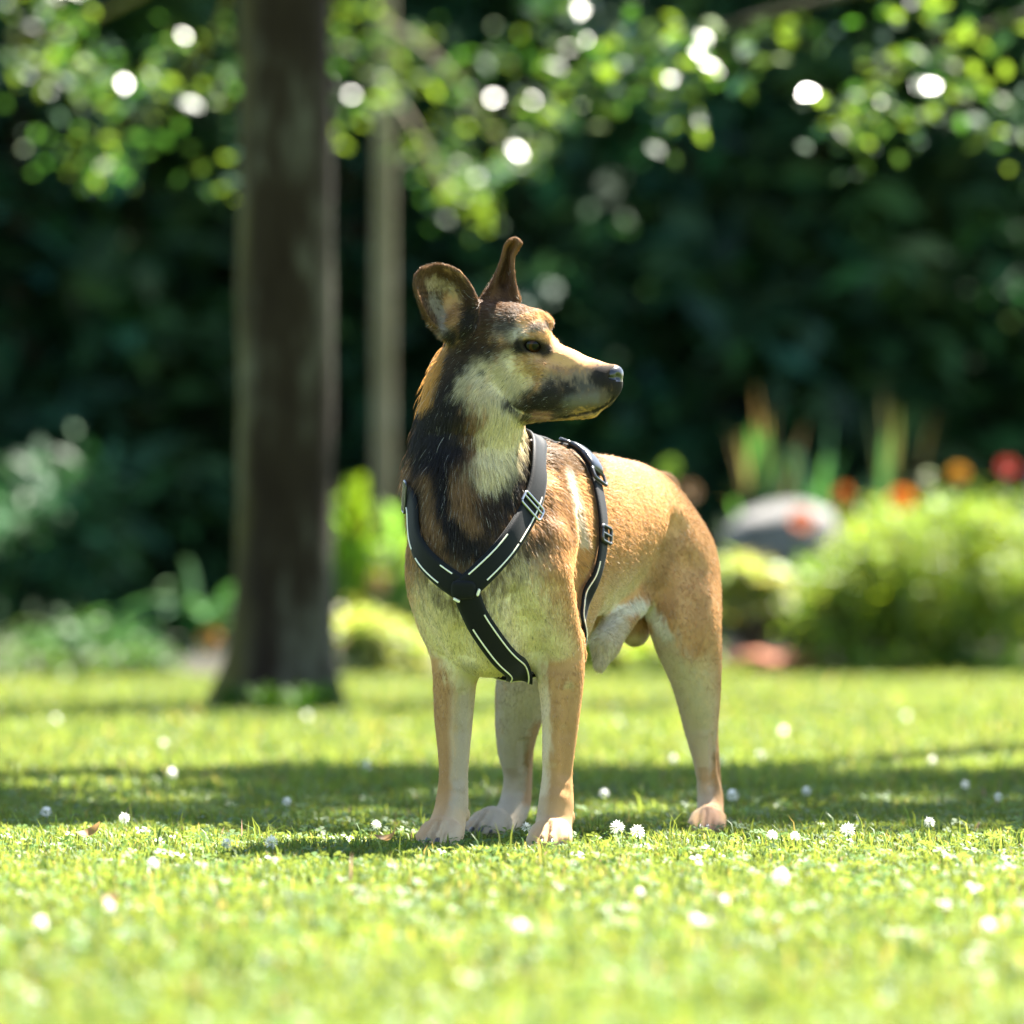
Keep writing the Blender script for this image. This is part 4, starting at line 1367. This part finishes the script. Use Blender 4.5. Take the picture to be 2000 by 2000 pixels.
for row, (d, n, h, rad) in enumerate(((31.5, 9, 7.5, 1.05), (36.0, 10, 10.0, 1.35), (42.0, 9, 12.5, 1.8), (50, 9, 15, 2.4))):
    half = d * .088 + 1.2
    for i in range(n):
        x = -half + 2 * half * (i + .5) / n + random.uniform(-.25, .25)
        y = d + CAM_Y + random.uniform(-.9, .9)
        c = ((.032, .085, .036), (.026, .070, .036), (.042, .092, .034), (.020, .058, .030))[(i * 3 + row) % 4]
        e = evergreen((x, y, .10), h * random.uniform(.9, 1.1), rad * random.uniform(.9, 1.1), 40 + k, c)
        front = row == 0
        tag(e, ('dark evergreen in the first row of the wood behind the flower bed' if front else 'dark evergreen deep in the wood behind the first row'), 'tree', 'dark evergreens at the front of the wood' if front else 'dark evergreens deep in the wood')
        k += 1
print('trees', round(time.time() - T0, 1))
# ------------------------------------------------------------------ flower bed
def shrub(name, c, rad, n_clump, per, spread, leaf, color, label, mat=None, seed=1, alt=None, palt=0, group=None, aspect=.4, up=.4, cat='shrub'):
    r = np.random.default_rng(seed)
    base = np.array((c[0], c[1], 0.05)); root = empty(name, tuple(base)); tag(root, label, cat, group)
    p, cc = clumps(c, rad, n_clump, per, spread, .35, r)
    p = p[p[:, 2] > .03]
    leaf_obj('foliage', p, leaf, tint(len(p), color, .25, r, alt, palt), mat or mat_shrub, root, base, up=up, aspect=aspect, r=r)
    paths = [(cr_path([base + r.normal(0, .03, 3) * (1, 1, 0), (base + e) / 2 + r.normal(0, .03, 3), e], 8), np.linspace(.010, .003, 8)) for e in cc[::max(1, n_clump // 14)]]
    for ln, rd_ in paths:
        V, F = tube(ln, rd_, 6)
        np_obj('stem', V - base, F, mat_bark4, root)
    return root

def blade_leaf(base, tip, bend, width, n=8):
    """long strap leaf with a midrib fold"""
    t = np.linspace(0, 1, n)[:, None]
    base, tip = np.asarray(base, float), np.asarray(tip, float)
    p = base * (1 - t) + tip * t + np.asarray(bend) * (4 * t * (1 - t))
    d = np.gradient(p, axis=0); s = np.cross(d, np.array((0, 0, 1.0)) + 0.001); s /= np.linalg.norm(s, axis=1, keepdims=True) + 1e-9
    w = width * np.sin(np.pi * np.clip(t * .93 + .07, 0, 1)) ** .6
    nrm = np.cross(s, d); nrm /= np.linalg.norm(nrm, axis=1, keepdims=True) + 1e-9
    V = np.stack([p - s * w / 2, p - nrm * w * .18, p + s * w / 2], 1).reshape(-1, 3)
    F = []
    for i in range(n - 1):
        a = i * 3; F += [(a, a + 1, a + 4, a + 3), (a + 1, a + 2, a + 5, a + 4)]
    return V, np.array(F)

def strap_plant(name, base, n, h, spread, width, color, label, seed, mat=None, arch=.3, group=None, cat='plant', alt=None, palt=0):
    r = np.random.default_rng(seed); base = np.asarray(base, float)
    root = empty(name, tuple(base)); tag(root, label, cat, group)
    cols = tint(n, color, .22, r, alt, palt)
    for i in range(n):
        a = r.random() * 6.28; q = spread * (.2 + .8 * r.random()); hh = h * (.72 + .4 * r.random())
        b = r.normal(0, .02, 3) * (1, 1, 0)
        tip = np.array((math.cos(a) * q, math.sin(a) * q * .7, hh * (1 - arch * q / max(spread, .01))))
        V, F = blade_leaf(b, tip, np.array((-tip[0] * .15, -tip[1] * .15, arch * hh * .5)), width * (.7 + .6 * r.random()))
        o = np_obj('leaf', V, F, mat or mat_shrub, root)
        set_color(o.data, 'leaf', np.tile(cols[i], (len(V), 1)))
    return root

mat_stem = material('flower_stem', (.05, .10, .02), .6)
def flower(base, top, rad, color, label, seed, petals=6, cat='flower', group=None):
    """lily-like flower: six recurved petals on a bending stem"""
    r = np.random.default_rng(seed); base = np.asarray(base, float); top = np.asarray(top, float)
    root = empty('flower', tuple(base)); tag(root, label, cat, group)
    V, F = tube(cr_path([base, (base + top) / 2 + r.normal(0, .015, 3), top], 10), np.linspace(.006, .003, 10), 6)
    np_obj('stem', V - base, F, mat_stem, root)
    ax = np.array((r.normal(0, .4), -.8, .45)); ax /= np.linalg.norm(ax)
    x = np.cross(ax, (0, 0, 1)); x /= np.linalg.norm(x); y = np.cross(ax, x)
    mat = leaf_petal(color)
    for i in range(petals):
        a = 2 * math.pi * i / petals; d = x * math.cos(a) + y * math.sin(a)
        V, F = petal(top, ax, d, rad)
        np_obj('petal', V - base, F, mat, root)
    V, F = tube([top, top + ax * rad * .4, top + ax * rad * .8], (.003, .003, .005), 6)
    np_obj('stamen', V - base, F, mat_stem, root)
    return root
_pm = {}
def leaf_petal(color):
    if color not in _pm:
        m = material('petal', color, .5, .3)
        nt = m.node_tree; t = nt.nodes.new('ShaderNodeBsdfTranslucent'); t.inputs['Color'].default_value = (*color, 1)
        mx = nt.nodes.new('ShaderNodeMixShader'); mx.inputs['Fac'].default_value = .6
        nt.links.new(nt.nodes['Principled BSDF'].outputs['BSDF'], mx.inputs[1]); nt.links.new(t.outputs['BSDF'], mx.inputs[2]); nt.links.new(mx.outputs['Shader'], nt.nodes['Material Output'].inputs['Surface'])
        _pm[color] = m
    return _pm[color]
def petal(c, ax, d, rad):
    s = np.cross(ax, d); n = 7; V, F = [], []
    for i in range(n):
        t = i / (n - 1); w = rad * .42 * math.sin(math.pi * (t * .9 + .08)) ** .7
        p = c + ax * rad * (.55 * t - .75 * t ** 3 * .6) + d * rad * t
        V += [p - s * w, p - ax * w * .3, p + s * w]
    for i in range(n - 1):
        a = i * 3; F += [(a, a + 1, a + 4, a + 3), (a + 1, a + 2, a + 5, a + 4)]
    return np.array(V), np.array(F)

# boulder
def stone(name, c, rad, label, seed, mat, cat='boulder', group=None, yaw=0.0):
    v = SPH_V.copy(); F = SPH_F
    q = v * (1 + .30 * fbm(v, 1.3, seed, 3) + .10 * np.abs(fbm(v, 3.2, seed + 3, 3)))[:, None]
    q = np.sign(q) * np.abs(q) ** .85
    ca, sa = math.cos(yaw), math.sin(yaw)
    q = q * np.asarray(rad)
    q = q @ np.array([[ca, 0, -sa], [0, 1, 0], [sa, 0, ca]])
    base = np.array((c[0], c[1], 0.06)); q = q + np.asarray(c) - base
    o = np_obj(name, q, F, mat); o.location = tuple(base)
    tag(o, label, cat, group)
    return o
mat_rock = noise_ground('granite', (.055, .053, .050), (.15, .147, .14), 14, .75)
mat_clay = noise_ground('terracotta', (.22, .075, .040), (.38, .15, .085), 12, .85)
dR = 24.6
stone('boulder', (low(1522, 1080, dR)), (.285, .24, .20), 'grey boulder lying in the flower bed behind the dog', 4, mat_rock, yaw=-.22)
for i, (px, w) in enumerate(((1418, .075), (1465, .085), (1510, .09), (1558, .08), (1600, .06))):
    stone('edging_stone', low(px, 1300 - 6 * (i % 2), 23.3), (w, .07, .045), 'reddish clay edging stone along the front of the flower bed', 20 + i, mat_clay, 'stone', 'reddish edging stones')
# bright feathery shrub at the right
shrub('shrub', low(1860, 1140, 23.3), (.50, .40, .36), 150, 60, .07, .06, (.125, .185, .035), 'bright yellow green feathery shrub at the right behind the lawn', seed=31, alt=(.20, .27, .03), palt=.3, aspect=.3)
shrub('shrub', low(1670, 1190, 23.1), (.19, .2, .26), 44, 50, .06, .055, (.13, .19, .035), 'small bright green shrub just right of the boulder', seed=32, aspect=.3)
shrub('shrub', low(1465, 1150, 23.6), (.14, .14, .10), 22, 26, .03, .10, (.25, .29, .11), 'pale green and cream leaved plant behind the rump of the dog', seed=33, aspect=.5, cat='plant')
shrub('shrub', low(1570, 1170, 24.0), (.14, .14, .14), 20, 24, .04, .08, (.06, .11, .025), 'dark green bushy plant below the boulder', seed=34, cat='plant')
shrub('shrub', low(740, 1270, 23.2), (.19, .18, .12), 40, 30, .04, .08, (.22, .26, .09), 'low plant coloured pale for the sunlit ground between the large trunk and the dog', seed=35, cat='plant')  # pale leaf colour paints a sunlit patch of ground
shrub('shrub', low(1190, 1270, 23.4), (.22, .18, .12), 40, 30, .04, .08, (.22, .27, .05), 'low pale green plant seen beneath the belly of the dog', seed=36, cat='plant')
shrub('shrub', low(180, 1280, 24.0), (.24, .2, .13), 40, 30, .05, .09, (.045, .11, .03), 'low dark green plant at the left edge of the lawn', mat=mat_dark, seed=37, cat='plant')
shrub('shrub', low(60, 1290, 24.2), (.22, .2, .10), 26, 26, .05, .09, (.05, .08, .03), 'dull green ground plant at the far left of the bed', mat=mat_dark, seed=38, cat='plant')
shrub('shrub', low(330, 1300, 24.4), (.24, .2, .10), 30, 26, .05, .09, (.03, .08, .04), 'dark bluish green plant left of the large trunk', mat=mat_dark, seed=39, cat='plant')
shrub('shrub', low(90, 1060, 27), (.34, .3, .36), 44, 22, .10, .14, (.028, .085, .035), 'leafy bush with bluish green leaves at the left edge', mat=mat_dark, seed=40)
for i, (px, dd, rx, col) in enumerate(((60, 22.7, .30, (.05, .10, .02)), (250, 22.8, .26, (.045, .10, .025)), (1330, 22.9, .2, (.12, .17, .03)), (1720, 22.9, .22, (.09, .15, .02)), (1950, 22.9, .22, (.05, .10, .02)))):
    shrub('ground_cover', np.array([(px - 1000) / FPX * dd, dd + CAM_Y, .04]), (rx, .14, .05), 26, 24, .04, .06, col,
          ('low green tuft on the lawn edge at the far left', 'low green tuft on the lawn edge left of the large trunk', 'low green tuft on the lawn edge behind the hind leg of the dog', 'low green tuft at the foot of the feathery shrub', 'low green tuft on the lawn edge at the far right')[i], seed=90 + i, cat='plant')
# strap-leaved plants
strap_plant('iris', G(1480, d=25.6), 22, 1.10, .36, .07, (.05, .12, .045), 'clump of broad green sword leaves behind the boulder, left', 51)
strap_plant('iris', G(1600, d=25.4), 18, 1.12, .24, .065, (.045, .13, .065), 'clump of upright bluish green sword leaves behind the boulder, right', 52)
strap_plant('iris', G(1720, d=26.0), 14, 1.05, .40, .06, (.05, .11, .05), 'clump of loose grey green sword leaves behind the orange flower', 53)
strap_plant('daylily', G(690, d=24.2), 60, .86, .26, .045, (.13, .22, .02), 'clump of bright green arching leaves right of the large trunk', 54, arch=.5)
strap_plant('daylily', G(775, d=24.8), 40, .80, .30, .045, (.12, .20, .05), 'clump of pale green arching leaves at the foot of the slim tree', 55, arch=.5)
strap_plant('hosta', G(395, d=24.5), 14, .50, .42, .12, (.05, .12, .045), 'plant with broad dark arching leaves left of the large trunk', 56, mat=mat_dark, arch=.6)
strap_plant('seed_stalks', G(1500, d=26.2), 9, 1.22, .22, .03, (.16, .13, .09), 'dry brownish stalks rising above the sword leaves', 57, arch=.1)
strap_plant('seed_stalks', G(1745, d=26.6), 9, 1.25, .26, .03, (.12, .12, .07), 'dull greenish stalks behind the orange flower', 58, arch=.1)
strap_plant('daylily', G(1330, d=25.0), 16, .58, .28, .04, (.08, .15, .03), 'clump of arching green leaves behind the back of the dog', 59, arch=.5)
# tufts hiding the foot of the large trunk, coloured dark for the shade there
for i, (px, py) in enumerate(((452, 1398), (520, 1408), (590, 1406), (640, 1398))):
    strap_plant('grass_tuft', G(px, py), 34, .11, .10, .008, (.045, .105, .012), ('tuft of grass at the left foot of the large trunk', 'tuft of grass in front of the large trunk, left', 'tuft of grass in front of the large trunk, right', 'tuft of grass at the right foot of the large trunk')[i], 61 + i, arch=.3, cat='grass')
# flowers
OR, DO, RE, YO = (.80, .22, .012), (.40, .12, .015), (.62, .05, .03), (.70, .30, .02)
flower(G(1775, d=22.9), low(1762, 976, 22.7), .058, OR, 'bright orange lily above the feathery shrub', 71)
flower(G(1650, d=25.0), low(1648, 968, 25.0), .050, DO, 'dull orange lily between the sword leaf clumps', 72)
flower(G(1540, d=23.6), low(1566, 1018, 23.6), .060, (.75, .22, .10), 'salmon orange lily in front of the boulder', 73)
flower(G(1880, d=22.9), low(1872, 926, 22.8), .042, YO, 'yellow orange lily above the right end of the shrub', 74)
flower(G(1965, d=22.9), low(1968, 915, 22.8), .042, RE, 'red lily at the right edge beside the grey trunk', 75)
flower(G(1350, d=25.0), low(1346, 962, 25.0), .045, (.36, .19, .07), 'brownish fading lily just behind the rump of the dog', 76)
flower(G(1310, d=25.0), low(1308, 916, 25.0), .050, (.20, .32, .03), 'yellow green flower bud above the back of the dog', 77)
flower(G(412, d=24.0), low(410, 1248, 24.0), .055, (.50, .25, .05), 'dull orange lily left of the large trunk', 78)
flower(G(745, d=24.2), low(738, 1140, 24.2), .055, (.58, .36, .20), 'pale peach lily in the bright leaves right of the large trunk', 79)
print('bed', round(time.time() - T0, 1))

# ------------------------------------------------------------------ grass and clover
def grass_zone(d0, d1, per_m2, h, w, seed):
    r = np.random.default_rng(seed)
    f = lambda d: .0985 * d + .22
    area = (.0985 * (d1 ** 2 - d0 ** 2)) + .44 * (d1 - d0)
    n = int(area * per_m2)
    d = np.sqrt(r.random(n * 2) * (d1 ** 2 - d0 ** 2) + d0 ** 2)
    x = (r.random(n * 2) * 2 - 1) * f(d)
    tuft = fbm(np.stack([x, d, d * 0], 1), 9, 5, 2)
    ok = (r.random(n * 2) < .5 + .45 * tuft) & (d < d1)
    x, d, tuft = x[ok][:n], d[ok][:n], tuft[ok][:n]
    n = len(x)
    b = np.stack([x, d + CAM_Y, np.zeros(n)], 1)
    a = r.random(n) * 6.283
    lean = .25 + .75 * r.random(n) ** 1.3
    H = h * (.45 + .75 * r.random(n)) * (1 + .35 * tuft)
    tall = r.random(n) < .012
    H[tall] *= 1.9
    for c_, fw_, sd_, w_ in PAWS:                      # trodden down under the paws
        H *= 1 - .7 * np.exp(-(((x - c_[0]) / .050) ** 2 + ((d + CAM_Y - c_[1] + .03) / .075) ** 2))
    dirv = np.stack([np.cos(a), np.sin(a), np.zeros(n)], 1)
    side = np.stack([-np.sin(a), np.cos(a), np.zeros(n)], 1)
    W = (w * (.6 + .7 * r.random(n)))[:, None]
    mid = b + dirv * (lean * H * .32)[:, None] + np.array((0, 0, 1)) * (H * .62)[:, None]
    tip = b + dirv * (lean * H * .95)[:, None] + np.array((0, 0, 1)) * (H * (1.05 - .35 * lean))[:, None]
    V = np.stack([b - side * W / 2, b + side * W / 2, mid + side * W * .42, mid - side * W * .42, tip], 1)
    i = np.arange(n)[:, None] * 5
    F = np.concatenate([i + np.array((0, 1, 2)), i + np.array((0, 2, 3)), i + np.array((3, 2, 4))])
    patch_ = fbm(np.stack([x, d, d * 0], 1), 1.7, 15, 2)
    c = np.array((.056, .122, .012))[None] * (1 + .30 * r.normal(0, 1, (n, 1))).clip(.5, 1.8) * (1 + .25 * patch_[:, None])
    yel = r.random(n) < .06
    c[yel] = np.array((.12, .16, .03)) * (1 + .2 * r.normal(0, 1, (yel.sum(), 1))).clip(.5, 1.5)
    dry = r.random(n) < .008
    c[dry] = (.10, .105, .055)
    return V.reshape(-1, 3), F, np.repeat(np.clip(c, .01, .6), 5, axis=0)

def clover_zone(d0, d1, per_m2, seed):
    """clover leaves: three small leaflets spread flat on top of the turf"""
    r = np.random.default_rng(seed)
    area = (.0985 * (d1 ** 2 - d0 ** 2)) + .44 * (d1 - d0); n = int(area * per_m2)
    d = np.sqrt(r.random(n) * (d1 ** 2 - d0 ** 2) + d0 ** 2); x = (r.random(n) * 2 - 1) * (.0985 * d + .22)
    c = np.stack([x, d + CAM_Y, .009 + .012 * r.random(n)], 1)
    nr = r.normal(0, .35, (n, 3)); nr[:, 2] = 1; nr /= np.linalg.norm(nr, axis=1, keepdims=True)
    a0 = r.random(n) * 6.28; V, C = [], []
    L = (.006 + .006 * r.random(n))[:, None]
    col = np.array((.055, .122, .014))[None] * (1 + .25 * r.normal(0, 1, (n, 1))).clip(.5, 1.7)
    for k in range(3):
        a = a0 + 2.094 * k
        t = np.stack([np.cos(a), np.sin(a), np.zeros(n)], 1); t -= (t * nr).sum(1, keepdims=True) * nr; t /= np.linalg.norm(t, axis=1, keepdims=True)
        s = np.cross(nr, t)
        V.append(np.stack([c, c + t * L * .6 + s * L * .42 + nr * L * .12, c + t * L, c + t * L * .6 - s * L * .42 + nr * L * .12], 1).reshape(-1, 3)); C.append(np.repeat(col, 4, axis=0))
    V = np.concatenate(V); F = np.arange(len(V)).reshape(-1, 4)
    return V, F, np.concatenate(C)

VV, FF, CC, k = [], [], [], 0
for z in ((4.2, 7.0, 11000, .025, .0028, 1), (7.0, 9.6, 18000, .023, .0023, 2), (9.6, 14.0, 5600, .028, .0042, 3), (14.0, 23.4, 1800, .034, .0075, 4)):
    v, f, c = grass_zone(*z)
    VV.append(v); FF.append(f + k); CC.append(c); k += len(v)
grass = np_obj('grass', np.concatenate(VV), np.concatenate(FF), mat_grass, smooth=False)
set_color(grass.data, 'leaf', np.concatenate(CC))
tag(grass, 'short sunlit grass of the lawn the dog stands on', 'grass', kind='stuff')
v, f, c = clover_zone(4.3, 10.0, 1000, 8)
clo = np_obj('clover_leaves', v, f, mat_clover, smooth=False)
set_color(clo.data, 'leaf', c)
tag(clo, 'small round clover leaves spread through the lawn', 'clover', kind='stuff')
print('grass', k, round(time.time() - T0, 1))

# white clover flower heads, one object each
mat_white = leaf_petal((.78, .77, .70))
def clover_head(seed):
    r = np.random.default_rng(seed); V, F, k = [], [], 0
    m = 46
    for i in range(m):
        z = 1 - 1.75 * (i + .5) / m; a = i * 2.39996; q = math.sqrt(max(0, 1 - z * z))
        d = np.array((q * math.cos(a), q * math.sin(a), z)); s = np.cross(d, (0, 0, 1.0)); s /= np.linalg.norm(s) + 1e-9; u = np.cross(d, s)
        L = .0095 * (.85 + .3 * r.random()); b = d * .003
        V += [b, b + d * L * .6 + s * .0021, b + d * L + u * .001, b + d * L * .6 - s * .0021]; F.append((k, k + 1, k + 2, k + 3)); k += 4
    me = np_mesh('flower_head', np.array(V), np.array(F), False); me.materials.append(mat_white)
    return me
heads = [clover_head(s) for s in (1, 2, 3)]
sv_, sf_ = tube([(0, 0, 0), (.002, 0, .014), (0, .001, .03)], .0009, 5)
stem_me = np_mesh('stem', sv_, sf_); stem_me.materials.append(mat_stem)
CL = [(243, 1592), (442, 1640), (530, 1638), (1525, 1705), (1415, 1750), (1360, 1790), (1020, 1802), (1508, 1625), (1552, 1627), (1655, 1615), (1205, 1610), (1028, 1610),
      (80, 1795), (735, 1605), (1245, 1618), (1930, 1800), (215, 1765), (560, 1560), (1950, 1552), (1575, 1540), (1430, 1548), (1180, 1545), (1885, 1528), (1815, 1600),
      (1315, 1478), (1405, 1480), (1485, 1470), (1820, 1480), (715, 1490), (335, 1505), (320, 1448), (600, 1395), (110, 1402), (1770, 1396), (1530, 1425), (90, 1580), (300, 1680), (1250, 1735)]
for i, (px, py) in enumerate(CL):
    h = .034
    p = G(px, py, h=h)
    d = p[1] - CAM_Y
    root = empty('clover_flower', (p[0], p[1], 0)); sc = random.uniform(.6, .95) * (.7 if d < 6.6 else 1)
    zone = 0 if d < 8.6 else (1 if d < 12.4 else 2)
    tag(root, ('white clover flower head in the sunlit grass level with or in front of the dog', 'white clover flower head in the shaded band of lawn behind the dog', 'white clover flower head on the bright lawn far behind the dog')[zone], 'flower',
        ('clover flowers in the near grass', 'clover flowers in the shaded band', 'clover flowers on the far lawn')[zone])
    s = link(bpy.data.objects.new('stem', stem_me), root)
    hd = link(bpy.data.objects.new('flower_head', heads[i % 3]), root)
    hd.location = (0, .001, h - .004); hd.scale = (sc,) * 3; hd.rotation_euler = (random.uniform(-.4, .4), random.uniform(-.4, .4), random.uniform(0, 6))
# a few fallen dry leaves caught in the turf
mat_dry = leaf_petal((.30, .17, .07))
def dry_leaf(p, yaw, L, label, curl):
    n, V, F = 9, [], []
    for i in range(n):
        t = i / (n - 1); w = L * .26 * math.sin(math.pi * (t * .96 + .03)) ** .8
        x = (t - .5) * L; z = curl * L * (4 * (t - .5) ** 2)
        V += [(x, -w, z + w * .5), (x, 0, z), (x, w, z + w * .6)]
    for i in range(n - 1):
        a = i * 3; F += [(a, a + 1, a + 4, a + 3), (a + 1, a + 2, a + 5, a + 4)]
    o = np_obj('dry_leaf', np.array(V), np.array(F), mat_dry); o.location = p; o.rotation_euler = (.3, -.35, yaw)
    tag(o, label, 'leaf')
dry_leaf(tuple(G(175, 1632, h=.03)), .5, .038, 'curled brown dry leaf on the grass at the left', .35)
dry_leaf(tuple(G(760, 1640, h=.03)), -.4, .034, 'twisted pale dry leaf on the grass left of the front paws', .4)
dry_leaf(tuple(G(215, 1762, h=.025)), 1.2, .03, 'small brown dry leaf low in the near grass at the left', .2)
print('done', round(time.time() - T0, 1))
